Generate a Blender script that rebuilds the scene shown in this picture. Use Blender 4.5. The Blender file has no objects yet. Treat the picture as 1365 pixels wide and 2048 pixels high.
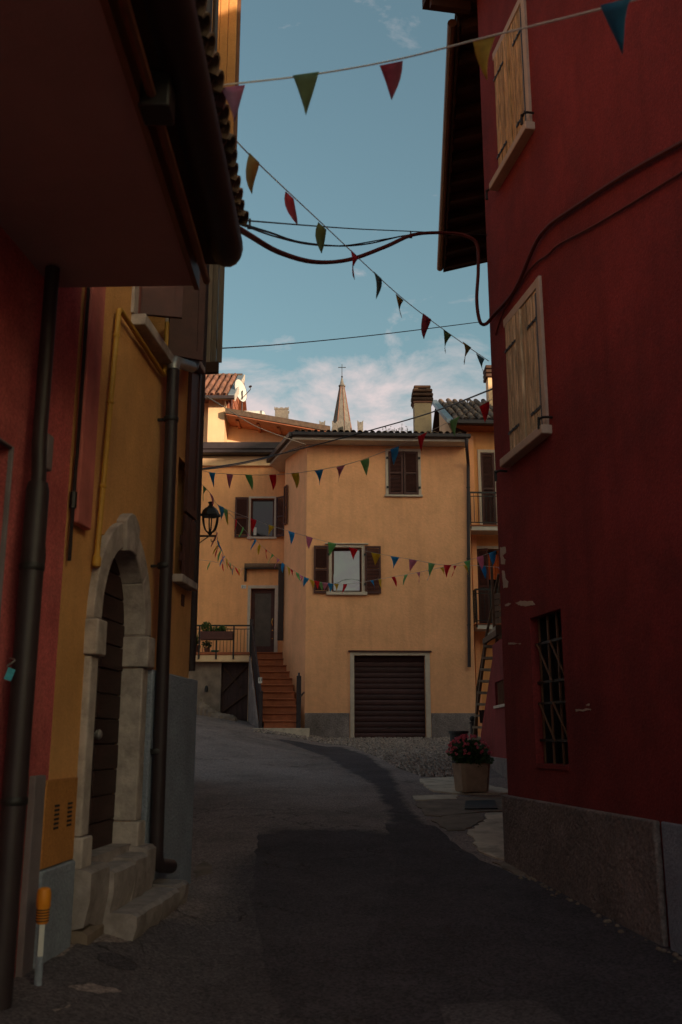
import bpy, bmesh, math, random
from mathutils import Vector, Matrix
R = math.radians
random.seed(7)
S = bpy.context.scene
COL = S.collection
# ---------------------------------------------------------------- camera
F, CX, CY = 1900.0, 682.5, 1024.0           # focal length and centre in pixels of the 1365 x 2048 photograph
PITCH = math.atan(451.0 / F)
CAMZ = 1.6
cam = bpy.data.cameras.new('camera'); camo = bpy.data.objects.new('camera', cam); COL.objects.link(camo)
camo.location = (0, 0, CAMZ); camo.rotation_euler = (R(90) + PITCH, 0, 0)
cam.sensor_width = 36.0; cam.sensor_fit = 'AUTO'; cam.lens = 36.0 * F / 2048.0
cam.clip_start = 0.05; cam.clip_end = 3000
cam.dof.use_dof = True; cam.dof.focus_distance = 24.0; cam.dof.aperture_fstop = 3.2
S.camera = camo
# ---------------------------------------------------------------- sky and sun
SUN_DIR = Vector((0.66, -0.75, 0)).normalized()
SUN_EL = R(11)
w = bpy.data.worlds.new('World'); S.world = w; w.use_nodes = True
nt = w.node_tree; N = nt.nodes; LK = nt.links
for n in list(N): N.remove(n)
out = N.new('ShaderNodeOutputWorld'); bg = N.new('ShaderNodeBackground')
sky = N.new('ShaderNodeTexSky'); sky.sky_type = 'NISHITA'; sky.sun_disc = False
sky.sun_elevation = SUN_EL; sky.sun_rotation = math.atan2(SUN_DIR.x, SUN_DIR.y)
sky.altitude = 200; sky.air_density = 1.0; sky.dust_density = 6.0; sky.ozone_density = 1.2
tint = N.new('ShaderNodeMix'); tint.data_type = 'RGBA'; tint.blend_type = 'MULTIPLY'; tint.inputs[0].default_value = 1.0
tint.inputs[7].default_value = (0.76, 0.85, 0.69, 1)
LK.new(sky.outputs[0], tint.inputs[6])
tc = N.new('ShaderNodeTexCoord')
mp = N.new('ShaderNodeMapping'); mp.inputs['Scale'].default_value = (1.0, 1.0, 2.1); LK.new(tc.outputs['Generated'], mp.inputs[0])
no = N.new('ShaderNodeTexNoise'); no.inputs['Scale'].default_value = 7.5; no.inputs['Detail'].default_value = 9; no.inputs['Roughness'].default_value = 0.62
no.inputs['Distortion'].default_value = 0.5
LK.new(mp.outputs[0], no.inputs['Vector'])
sep = N.new('ShaderNodeSeparateXYZ'); LK.new(tc.outputs['Generated'], sep.inputs[0])
# clouds thin out with height above the horizon, the same all round
mr = N.new('ShaderNodeMapRange'); mr.inputs['From Min'].default_value = 0.32; mr.inputs['From Max'].default_value = 0.44
mr.inputs['To Min'].default_value = 0.15; mr.inputs['To Max'].default_value = -0.17; mr.clamp = True
LK.new(sep.outputs['Z'], mr.inputs['Value'])
ad = N.new('ShaderNodeMath'); ad.operation = 'ADD'; LK.new(no.outputs[0], ad.inputs[0]); LK.new(mr.outputs[0], ad.inputs[1])
cr = N.new('ShaderNodeValToRGB'); cr.color_ramp.elements[0].position = 0.47; cr.color_ramp.elements[1].position = 0.70
cr.color_ramp.elements[0].color = (0, 0, 0, 1); cr.color_ramp.elements[1].color = (1, 1, 1, 1)
LK.new(ad.outputs[0], cr.inputs[0])
cm = N.new('ShaderNodeMix'); cm.data_type = 'RGBA'
LK.new(cr.outputs[0], cm.inputs[0]); LK.new(tint.outputs[2], cm.inputs[6])
cm.inputs[7].default_value = (2.75, 2.38, 2.36, 1)
LK.new(cm.outputs[2], bg.inputs[0]); bg.inputs[1].default_value = 0.09
LK.new(bg.outputs[0], out.inputs[0])
sl = bpy.data.lights.new('sun', 'SUN'); sl.energy = 2.0; sl.angle = R(0.6); sl.color = (1.0, 0.77, 0.55)
so = bpy.data.objects.new('sun', sl); COL.objects.link(so)
sd = Vector((SUN_DIR.x * math.cos(SUN_EL), SUN_DIR.y * math.cos(SUN_EL), math.sin(SUN_EL)))
so.rotation_euler = (-sd).to_track_quat('-Z', 'Y').to_euler(); so.location = (30, -30, 40)
S.view_settings.view_transform = 'Standard'; S.view_settings.look = 'None'
S.view_settings.gamma = 1.0; S.view_settings.exposure = 1.56; S.view_settings.use_curve_mapping = False
S.cycles.max_bounces = 10; S.cycles.diffuse_bounces = 7; S.cycles.use_denoising = True
S.cycles.caustics_reflective = False; S.cycles.caustics_refractive = False
# ---------------------------------------------------------------- helpers
FW = Vector((0, math.cos(PITCH), math.sin(PITCH))); UP = Vector((0, -math.sin(PITCH), math.cos(PITCH)))
CAM = Vector((0, 0, CAMZ))
def ray(u, v): return Vector((1, 0, 0)) * ((u - CX) / F) + FW + UP * ((CY - v) / F)
def at(u, v, Y):
    d = ray(u, v); return CAM + d * (Y / d.y)
def V(*a): return Vector(a)
def sst(a, b, x):
    t = max(0.0, min(1.0, (x - a) / (b - a))); return t * t * (3 - 2 * t)
GP = [(-60, -1.5), (-4, -0.1), (0, 0.0), (3, 0.11), (6, 0.24), (9.5, 0.42), (15, 0.78), (20, 1.08), (24, 1.32), (28, 1.57), (33, 1.85), (45, 2.2), (70, 2.4), (4000, 2.4)]
def base_z(y):
    for i in range(len(GP) - 1):
        (a, za), (b, zb) = GP[i], GP[i + 1]
        if y <= b: return za + (zb - za) * max(0, (y - a)) / (b - a)
    return GP[-1][1]
def ground(x, y):
    z = sum(base_z(y + k) for k in (-.8, -.4, 0, .4, .8)) / 5
    z += 0.16 * max(0.0, min(9.0, -0.4 - x)) * sst(15, 27, y)
    z += 0.20 * sst(-0.7, -1.65, x) * sst(8.9, 7.2, y)
    return z
def gnd(u, v):
    d = ray(u, v); lo, hi = 0.5, 80.0
    for _ in range(50):
        m = (lo + hi) / 2; p = CAM + d * m
        if p.z > ground(p.x, p.y): lo = m
        else: hi = m
    return CAM + d * lo
def root_of(o):
    while o.parent: o = o.parent
    return o
def tag(o, label=None, cat=None, group=None, kind=None):
    if label: o['label'] = label
    if cat: o['category'] = cat
    if group: o['group'] = group
    if kind: o['kind'] = kind
    return o
def thing(name, loc, label, cat, group=None):
    o = bpy.data.objects.new(name, None); COL.objects.link(o); o.location = loc; o.empty_display_size = 0.2
    return tag(o, label, cat, group)
def link(o, parent):
    COL.objects.link(o)
    if parent is not None: o.parent = parent
    return o
def inst(name, mesh, parent, M=None, kind=None):
    o = link(bpy.data.objects.new(name, mesh), parent)
    M = M or Matrix.Identity(4)
    if parent is not None: M = Matrix.Translation(-root_of(parent).location) @ M
    o.matrix_local = M
    if kind: o['kind'] = kind
    return o
class MB:
    def __init__(s): s.v = []; s.f = []
    def face(s, pts):
        i = len(s.v); s.v += [Vector(p) for p in pts]; s.f.append(list(range(i, i + len(pts))))
    def prism(s, pts, ext):
        n = len(pts); i = len(s.v); e = Vector(ext)
        s.v += [Vector(p) for p in pts] + [Vector(p) + e for p in pts]
        s.f.append([i + k for k in range(n)]); s.f.append([i + n + k for k in reversed(range(n))])
        for k in range(n):
            k2 = (k + 1) % n; s.f.append([i + k2, i + k, i + n + k, i + n + k2])
    def box(s, c, ex, ey, ez):                       # corner + three edge vectors
        c, ex, ey, ez = Vector(c), Vector(ex), Vector(ey), Vector(ez)
        s.prism([c, c + ex, c + ex + ey, c + ey], ez)
    def abox(s, x0, x1, y0, y1, z0, z1): s.box((x0, y0, z0), (x1 - x0, 0, 0), (0, y1 - y0, 0), (0, 0, z1 - z0))
    def bar(s, a, b, wd, dp, up=(0, 0, 1)):          # rectangular bar from a to b
        a, b = Vector(a), Vector(b); t = (b - a).normalized(); x = t.cross(Vector(up))
        if x.length < 1e-4: x = t.cross(Vector((0, 1, 0)))
        x.normalize(); y = x.cross(t).normalized()
        s.box(a - x * wd / 2 - y * dp / 2, x * wd, y * dp, b - a)
    def tube(s, path, r, n=8, cap=True):
        path = [Vector(p) for p in path]; m = len(path); i0 = len(s.v)
        rs = r if isinstance(r, (list, tuple)) else [r] * m
        nx = None
        for k in range(m):
            t = (path[min(k + 1, m - 1)] - path[max(k - 1, 0)]).normalized()
            if nx is None:
                nx = t.cross(Vector((0, 0, 1)))
                if nx.length < 1e-3: nx = Vector((1, 0, 0))
            nx = (nx - t * nx.dot(t)).normalized(); ny = t.cross(nx)
            for j in range(n):
                a = 2 * math.pi * j / n
                s.v.append(path[k] + (nx * math.cos(a) + ny * math.sin(a)) * rs[k])
        for k in range(m - 1):
            for j in range(n):
                j2 = (j + 1) % n
                s.f.append([i0 + k * n + j, i0 + k * n + j2, i0 + (k + 1) * n + j2, i0 + (k + 1) * n + j])
        if cap:
            s.f.append([i0 + j for j in reversed(range(n))]); s.f.append([i0 + (m - 1) * n + j for j in range(n)])
    def lathe(s, c, prof, n=12, ax=(0, 0, 1), cap=True):
        c = Vector(c); ax = Vector(ax).normalized(); x = ax.orthogonal().normalized(); y = ax.cross(x); i0 = len(s.v)
        for r, z in prof:
            for j in range(n):
                a = 2 * math.pi * (j + .5) / n; s.v.append(c + ax * z + (x * math.cos(a) + y * math.sin(a)) * r)
        for k in range(len(prof) - 1):
            for j in range(n):
                j2 = (j + 1) % n; s.f.append([i0 + k * n + j, i0 + k * n + j2, i0 + (k + 1) * n + j2, i0 + (k + 1) * n + j])
        if cap: s.f.append([i0 + j for j in reversed(range(n))]); s.f.append([i0 + (len(prof) - 1) * n + j for j in range(n)])
    def mesh(s, name, mat, off=V(0, 0, 0), smooth=35):
        me = bpy.data.meshes.new(name); me.from_pydata([tuple(p - off) for p in s.v], [], s.f)
        bm = bmesh.new(); bm.from_mesh(me); bmesh.ops.recalc_face_normals(bm, faces=bm.faces); bm.to_mesh(me); bm.free()
        if mat: me.materials.append(mat)
        if smooth:
            me.shade_smooth(); me.set_sharp_from_angle(angle=R(smooth))
        return me
    def build(s, name, mat, parent=None, loc=None, smooth=35, bevel=0, kind=None, recalc=True):
        if parent is not None: off = root_of(parent).location
        else: off = Vector(loc) if loc is not None else V(0, 0, 0)
        o = link(bpy.data.objects.new(name, s.mesh(name, mat, off, smooth)), parent)
        if parent is None: o.location = off
        if kind: o['kind'] = kind
        if bevel:
            b = o.modifiers.new('bevel', 'BEVEL'); b.width = bevel; b.segments = 2; b.limit_method = 'ANGLE'; b.angle_limit = R(40)
        return o
def spline(pts, per=8):
    pts = [Vector(p) for p in pts]; r = []
    for i in range(len(pts) - 1):
        p0 = pts[max(i - 1, 0)]; p1 = pts[i]; p2 = pts[i + 1]; p3 = pts[min(i + 2, len(pts) - 1)]
        for k in range(per):
            t = k / per
            r.append(0.5 * ((2 * p1) + (p2 - p0) * t + (2 * p0 - 5 * p1 + 4 * p2 - p3) * t * t + (3 * p1 - p0 - 3 * p2 + p3) * t ** 3))
    r.append(pts[-1]); return r
class Wall:                                          # a vertical wall plane: s along it, z up, o out of it
    def __init__(s, A, B, face):
        s.A = V(A[0], A[1], 0); d = V(B[0] - A[0], B[1] - A[1], 0); s.L = d.length; s.d = d / s.L
        n = V(s.d.y, -s.d.x, 0); s.n = n if n.dot(V(face[0], face[1], 0)) > 0 else -n
    def pt(s, a, z, o=0.0): return s.A + s.d * a + s.n * o + V(0, 0, z)
    def uv(s, u, v, o=0.0):
        d = ray(u, v); P = s.A + s.n * o; t = (P - CAM).dot(s.n) / d.dot(s.n); p = CAM + d * t
        return (p - s.A).dot(s.d), p.z
    def box(s, mb, a0, a1, z0, z1, o0, o1):
        mb.box(s.pt(a0, z0, o0), s.d * (a1 - a0), s.n * (o1 - o0), (0, 0, z1 - z0))
    def panel(s, mb, a0, a1, z0, z1, holes=(), t=0.4, o=0.0):
        xs = sorted({a0, a1} | {h[0] for h in holes} | {h[1] for h in holes})
        zs = sorted({z0, z1} | {h[2] for h in holes} | {h[3] for h in holes})
        for i in range(len(xs) - 1):
            for j in range(len(zs) - 1):
                cx, cz = (xs[i] + xs[i + 1]) / 2, (zs[j] + zs[j + 1]) / 2
                if any(h[0] < cx < h[1] and h[2] < cz < h[3] for h in holes): continue
                mb.face([s.pt(xs[i], zs[j], o), s.pt(xs[i + 1], zs[j], o), s.pt(xs[i + 1], zs[j + 1], o), s.pt(xs[i], zs[j + 1], o)])
        for h in list(holes) + [(a0, a1, z0, z1)]:
            c = [(h[0], h[2]), (h[1], h[2]), (h[1], h[3]), (h[0], h[3])]
            for k in range(4):
                (p, q), (r_, w_) = c[k], c[(k + 1) % 4]
                mb.face([s.pt(p, q, o), s.pt(r_, w_, o), s.pt(r_, w_, o - t), s.pt(p, q, o - t)])
# ---------------------------------------------------------------- materials
def newmat(name):
    m = bpy.data.materials.new(name); m.use_nodes = True; return m, m.node_tree.nodes, m.node_tree.links, m.node_tree.nodes['Principled BSDF']
def c4(c): return (c[0], c[1], c[2], 1)
def mat(name, col, rough=0.8, var=0.25, scale=3.0, bump=0.2, bscale=60.0, metal=0.0, spec=0.3, rnd=0.0, streak=0.0, stretch=(1, 1, 1), dirt=None, dirt_amt=0.0, dirt_scale=1.2, bdist=0.01, trans=0.0, grain=0.0, gscale=70.0):
    m, n, l, b = newmat(name)
    b.inputs['Roughness'].default_value = rough; b.inputs['Metallic'].default_value = metal; b.inputs['Specular IOR Level'].default_value = spec
    t = n.new('ShaderNodeTexCoord'); mp = n.new('ShaderNodeMapping'); mp.inputs['Scale'].default_value = stretch; l.new(t.outputs['Object'], mp.inputs[0])
    vec = mp.outputs[0]
    a = n.new('ShaderNodeTexNoise'); a.inputs['Scale'].default_value = scale; a.inputs['Detail'].default_value = 8; a.inputs['Roughness'].default_value = 0.65
    l.new(vec, a.inputs['Vector'])
    r = n.new('ShaderNodeMapRange'); r.inputs['From Min'].default_value = 0.3; r.inputs['From Max'].default_value = 0.7
    r.inputs['To Min'].default_value = 1 - var; r.inputs['To Max'].default_value = 1 + var * 0.6; l.new(a.outputs[0], r.inputs['Value'])
    mul = n.new('ShaderNodeMix'); mul.data_type = 'RGBA'; mul.blend_type = 'MULTIPLY'; mul.inputs[0].default_value = 1
    mul.inputs[6].default_value = c4(col); l.new(r.outputs[0], mul.inputs[7]); colr = mul.outputs[2]
    if rnd:
        oi = n.new('ShaderNodeObjectInfo'); rr = n.new('ShaderNodeMapRange'); rr.inputs['To Min'].default_value = 1 - rnd; rr.inputs['To Max'].default_value = 1 + rnd * .6
        l.new(oi.outputs['Random'], rr.inputs['Value']); m2 = n.new('ShaderNodeMix'); m2.data_type = 'RGBA'; m2.blend_type = 'MULTIPLY'; m2.inputs[0].default_value = 1
        l.new(colr, m2.inputs[6]); l.new(rr.outputs[0], m2.inputs[7]); colr = m2.outputs[2]
    if dirt is not None:
        d = n.new('ShaderNodeTexNoise'); d.inputs['Scale'].default_value = dirt_scale; d.inputs['Detail'].default_value = 10; d.inputs['Roughness'].default_value = 0.72
        l.new(t.outputs['Object'], d.inputs['Vector']); dr = n.new('ShaderNodeValToRGB'); dr.color_ramp.elements[0].position = 0.5; dr.color_ramp.elements[1].position = 0.72
        l.new(d.outputs[0], dr.inputs[0]); dm = n.new('ShaderNodeMath'); dm.operation = 'MULTIPLY'; dm.inputs[1].default_value = dirt_amt; l.new(dr.outputs[0], dm.inputs[0])
        m3 = n.new('ShaderNodeMix'); m3.data_type = 'RGBA'; l.new(dm.outputs[0], m3.inputs[0]); l.new(colr, m3.inputs[6]); m3.inputs[7].default_value = c4(dirt); colr = m3.outputs[2]
    if streak:
        sm = n.new('ShaderNodeMapping'); sm.inputs['Scale'].default_value = (5, 5, 0.35); l.new(t.outputs['Object'], sm.inputs[0])
        sn = n.new('ShaderNodeTexNoise'); sn.inputs['Scale'].default_value = 1.0; sn.inputs['Detail'].default_value = 6; l.new(sm.outputs[0], sn.inputs['Vector'])
        sr = n.new('ShaderNodeMapRange'); sr.inputs['From Min'].default_value = 0.45; sr.inputs['From Max'].default_value = 0.75; sr.inputs['To Min'].default_value = 1; sr.inputs['To Max'].default_value = 1 - streak
        l.new(sn.outputs[0], sr.inputs['Value']); m4 = n.new('ShaderNodeMix'); m4.data_type = 'RGBA'; m4.blend_type = 'MULTIPLY'; m4.inputs[0].default_value = 1
        l.new(colr, m4.inputs[6]); l.new(sr.outputs[0], m4.inputs[7]); colr = m4.outputs[2]
    if grain:
        gn = n.new('ShaderNodeTexNoise'); gn.inputs['Scale'].default_value = gscale; gn.inputs['Detail'].default_value = 3; gn.inputs['Roughness'].default_value = .7; l.new(t.outputs['Object'], gn.inputs['Vector'])
        gr_ = n.new('ShaderNodeMapRange'); gr_.inputs['From Min'].default_value = .3; gr_.inputs['From Max'].default_value = .7; gr_.inputs['To Min'].default_value = 1 - grain; gr_.inputs['To Max'].default_value = 1 + grain; l.new(gn.outputs[0], gr_.inputs['Value'])
        m5 = n.new('ShaderNodeMix'); m5.data_type = 'RGBA'; m5.blend_type = 'MULTIPLY'; m5.inputs[0].default_value = 1; l.new(colr, m5.inputs[6]); l.new(gr_.outputs[0], m5.inputs[7]); colr = m5.outputs[2]
    l.new(colr, b.inputs['Base Color'])
    if bump:
        bn = n.new('ShaderNodeTexNoise'); bn.inputs['Scale'].default_value = bscale; bn.inputs['Detail'].default_value = 6; bn.inputs['Roughness'].default_value = 0.6
        l.new(vec, bn.inputs['Vector']); bu = n.new('ShaderNodeBump'); bu.inputs['Strength'].default_value = bump; bu.inputs['Distance'].default_value = bdist
        l.new(bn.outputs[0], bu.inputs['Height']); l.new(bu.outputs[0], b.inputs['Normal'])
    if trans:
        tr = n.new('ShaderNodeBsdfTranslucent'); l.new(colr, tr.inputs[0]); ms = n.new('ShaderNodeMixShader'); ms.inputs[0].default_value = trans
        o = n['Material Output']; l.new(b.outputs[0], ms.inputs[1]); l.new(tr.outputs[0], ms.inputs[2]); l.new(ms.outputs[0], o.inputs[0])
    return m
M = {}
M['yellow'] = mat('pale_yellow_plaster', (.88, .425, .212), .9, .14, .9, .5, 13, grain=.05, gscale=14, streak=.10, dirt=(.5, .27, .1), dirt_amt=.25, bdist=.02)
M['yellow2'] = mat('deep_yellow_plaster', (.86, .40, .175), .9, .14, .9, .5, 13, grain=.05, gscale=14, streak=.12, dirt=(.5, .27, .1), dirt_amt=.3, bdist=.02)
M['cream'] = mat('cream_plaster', (.80, .52, .30), .9, .12, 1.0, .3, 30, streak=.1)
M['ochre'] = mat('ochre_plaster', (.70, .35, .125), .9, .18, 1.6, .6, 45, grain=.10, gscale=60, streak=.12, dirt=(.42, .2, .05), dirt_amt=.35)
M['orange'] = mat('orange_plaster', (.74, .345, .13), .9, .14, 1.3, .3, 40, streak=.15)
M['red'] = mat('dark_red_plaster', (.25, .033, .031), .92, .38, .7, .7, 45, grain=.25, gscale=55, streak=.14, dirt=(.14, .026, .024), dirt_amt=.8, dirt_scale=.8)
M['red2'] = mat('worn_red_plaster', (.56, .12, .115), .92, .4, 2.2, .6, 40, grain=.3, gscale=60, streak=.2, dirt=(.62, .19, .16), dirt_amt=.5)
M['red_light'] = mat('pinkish_red_plaster', (.66, .19, .16), .9, .3, 3, .35, 40, streak=.25, dirt=(.7, .3, .26), dirt_amt=.5)
M['blue'] = mat('slate_blue_render', (.29, .32, .38), .93, .25, 2, 1.0, 45, grain=.2, gscale=50, dirt=(.34, .34, .36), dirt_amt=.3, bdist=.02)
M['grey'] = mat('rough_grey_render', (.27, .215, .20), .95, .4, 2.2, 1.0, 26, grain=.3, gscale=35, dirt=(.12, .10, .09), dirt_amt=.5, bdist=.04)
M['stone'] = mat('weathered_stone', (.48, .40, .36), .85, .35, 6, .9, 17, dirt=(.16, .13, .12), dirt_amt=.7, dirt_scale=5, streak=.15)
M['stone2'] = mat('step_stone', (.33, .275, .26), .85, .4, 5, .9, 16, dirt=(.15, .12, .11), dirt_amt=.8, dirt_scale=4, rnd=.2)
M['trim'] = mat('pale_stone_trim', (.56, .45, .36), .8, .15, 6, .2, 60, dirt=(.35, .28, .22), dirt_amt=.4, dirt_scale=5)
M['brown'] = mat('dark_brown_paint', (.085, .028, .022), .55, .25, 8, .15, 50, rnd=.15)
M['darkwood'] = mat('dark_door_wood', (.05, .022, .02), .6, .4, 5, .4, 25, rnd=.3, stretch=(1, 1, 6))
M['wood'] = mat('weathered_larch', (.74, .47, .22), .75, .75, 9, .8, 30, rnd=.25, stretch=(5, 5, .35), dirt=(.30, .16, .08), dirt_amt=.7, dirt_scale=6)
M['palewood'] = mat('silvered_larch', (.76, .58, .36), .8, .75, 9, .8, 30, rnd=.2, stretch=(5, 5, .35), dirt=(.30, .20, .12), dirt_amt=.7, dirt_scale=6)
M['greywood'] = mat('grey_weathered_wood', (.30, .235, .17), .8, .35, 9, .5, 30, rnd=.25, stretch=(5, 5, .35))
M['stairwood'] = mat('old_stair_wood', (.17, .10, .06), .8, .35, 9, .5, 30, rnd=.3)
M['eavewood'] = mat('dark_eave_wood', (.075, .036, .022), .8, .3, 6, .3, 30, rnd=.3)
M['orangewood'] = mat('orange_stained_wood', (.32, .10, .045), .65, .25, 6, .2, 40, rnd=.15)
M['soffit'] = mat('brown_soffit_paint', (.40, .27, .25), .9, .12, 1.2, .25, 60)
M['metal'] = mat('dark_brown_metal', (.034, .022, .024), .5, .25, 5, .05, 60, metal=.0, spec=.35)
M['iron'] = mat('black_iron', (.018, .016, .016), .5, .2, 10, .1, 60, metal=.1, spec=.4)
M['zinc'] = mat('grey_zinc', (.36, .35, .34), .45, .2, 5, .05, 60, metal=.6)
M['copperpipe'] = mat('brown_gutter_metal', (.21, .10, .055), .5, .2, 5, .05, 60, metal=.4)
M['gas'] = mat('yellow_pipe_paint', (.52, .27, .04), .5, .2, 8, .05, 60)
M['cable'] = mat('black_cable', (.022, .016, .018), .6, .1, 8, 0)
M['redcable'] = mat('painted_cable', (.10, .018, .015), .7, .1, 8, 0)
M['asphalt'] = mat('old_asphalt', (.19, .152, .148), .9, .35, 1.1, .8, 120, dirt=(.10, .084, .08), dirt_amt=.75, dirt_scale=.7, bdist=.006)
M['asphalt2'] = mat('dark_asphalt', (.062, .051, .056), .88, .3, 1.3, .9, 140, dirt=(.085, .077, .075), dirt_amt=.5, dirt_scale=1.1, bdist=.006)
M['asphalt3'] = mat('mid_asphalt', (.115, .094, .096), .9, .3, 1.3, .9, 130, dirt=(.05, .046, .046), dirt_amt=.6, dirt_scale=1.0, bdist=.006)
M['concrete'] = mat('pale_concrete', (.62, .50, .385), .9, .3, 2.5, .5, 40, dirt=(.15, .115, .09), dirt_amt=.8, dirt_scale=2.2)
M['concrete2'] = mat('brown_concrete', (.24, .175, .135), .9, .35, 3, .6, 40, dirt=(.08, .06, .05), dirt_amt=.8, dirt_scale=2.5)
M['pebble'] = mat('river_pebble', (.36, .27, .225), .8, .9, 11, .2, 40)
M['terracotta'] = mat('terracotta_tile', (.25, .11, .07), .85, .35, 7, .3, 40, rnd=.45, dirt=(.10, .075, .06), dirt_amt=.7, dirt_scale=7)
M['terra_dark'] = mat('mossy_roof_tile', (.20, .125, .085), .9, .4, 7, .4, 40, rnd=.5, dirt=(.06, .055, .045), dirt_amt=.8, dirt_scale=6)
M['brickstep'] = mat('terracotta_step', (.36, .105, .045), .75, .25, 6, .25, 40, rnd=.12, dirt=(.2, .06, .03), dirt_amt=.5, dirt_scale=5)
M['white'] = mat('white_enamel', (.62, .60, .56), .5, .1, 5, .05)
M['pale'] = mat('off_white_paint', (.58, .50, .42), .7, .12, 5, .1)
M['spire'] = mat('spire_stone', (.175, .155, .135), .9, .35, 2.5, .7, 4, dirt=(.2, .16, .12), dirt_amt=.6, dirt_scale=1.2, bdist=.1)
M['ribbrick'] = mat('spire_rib_brick', (.22, .10, .07), .9, .25, 3, .3, 8)
M['leaf'] = mat('leaf_green', (.06, .11, .032), .6, .5, 14, 0, trans=.25)
M['moss'] = mat('dry_grass', (.10, .095, .04), .8, .5, 14, 0, trans=.2)
M['petal'] = mat('pink_petals', (.78, .17, .22), .7, .35, 25, 0, trans=.25)
M['planter'] = mat('concrete_planter', (.42, .29, .20), .9, .25, 5, .5, 50, dirt=(.17, .13, .10), dirt_amt=.7, dirt_scale=4)
M['soil'] = mat('soil', (.04, .03, .02), .95, .4, 20, .8, 40)
M['orangeplastic'] = mat('orange_plastic', (.72, .25, .02), .45, .12, 6, .05)
M['ink'] = mat('black_ink', (.02, .02, .022), .7, 0, 5, 0)
M['bluemetal'] = mat('blue_grey_flashing', (.22, .26, .29), .5, .2, 3, .05, metal=.4)
M['mauve'] = mat('mauve_render', (.21, .17, .18), .93, .25, 3, .6, 50)
M['curtain'] = mat('orange_curtain', (.75, .16, .04), .8, .25, 8, 0, trans=.3)
M['teal'] = mat('teal_print', (.05, .35, .45), .5, .5, 30, 0)
FL = {}
for nm, c in (('red', (.85, .05, .08)), ('yellow', (.88, .62, .10)), ('blue', (.10, .46, .74)), ('pink', (.84, .38, .50)), ('green', (.38, .68, .32)), ('plum', (.34, .12, .16)), ('olive', (.28, .25, .14)), ('mauve', (.36, .22, .32)), ('moss', (.18, .25, .17)), ('slate', (.17, .26, .29)), ('mustard', (.46, .36, .10)), ('steel', (.07, .20, .28))):
    FL[nm] = mat('flag_cloth_' + nm, tuple(min(.85, x * (1.0 if nm in ('red', 'yellow', 'blue', 'pink', 'green') else 1.8)) for x in c), .85, .15, 12, .1, 90, trans=.68 if nm in ('red', 'yellow', 'blue', 'pink', 'green') else .85)
def glassmat(name, base, rough=0.03):
    m, n, l, b = newmat(name); b.inputs['Base Color'].default_value = c4(base); b.inputs['Roughness'].default_value = rough
    b.inputs['Specular IOR Level'].default_value = 0.5; b.inputs['IOR'].default_value = 1.5; b.inputs['Coat Weight'].default_value = 0.0; b.inputs['Coat Roughness'].default_value = 0.02
    t = n.new('ShaderNodeTexCoord'); a = n.new('ShaderNodeTexNoise'); a.inputs['Scale'].default_value = 2.0; l.new(t.outputs['Object'], a.inputs['Vector'])
    bu = n.new('ShaderNodeBump'); bu.inputs['Strength'].default_value = .04; bu.inputs['Distance'].default_value = .05; l.new(a.outputs[0], bu.inputs['Height']); l.new(bu.outputs[0], b.inputs['Normal'])
    return m
M['glass'] = glassmat('dark_window_glass', (.012, .012, .014))
M['mirror'] = glassmat('sky_reflecting_glass', (.02, .024, .028)); M['mirror'].node_tree.nodes['Principled BSDF'].inputs['IOR'].default_value = 2.4
M['frosted'] = mat('frosted_door_glass', (.085, .065, .055), .3, .35, 5, .1, 20, spec=.5)

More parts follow.
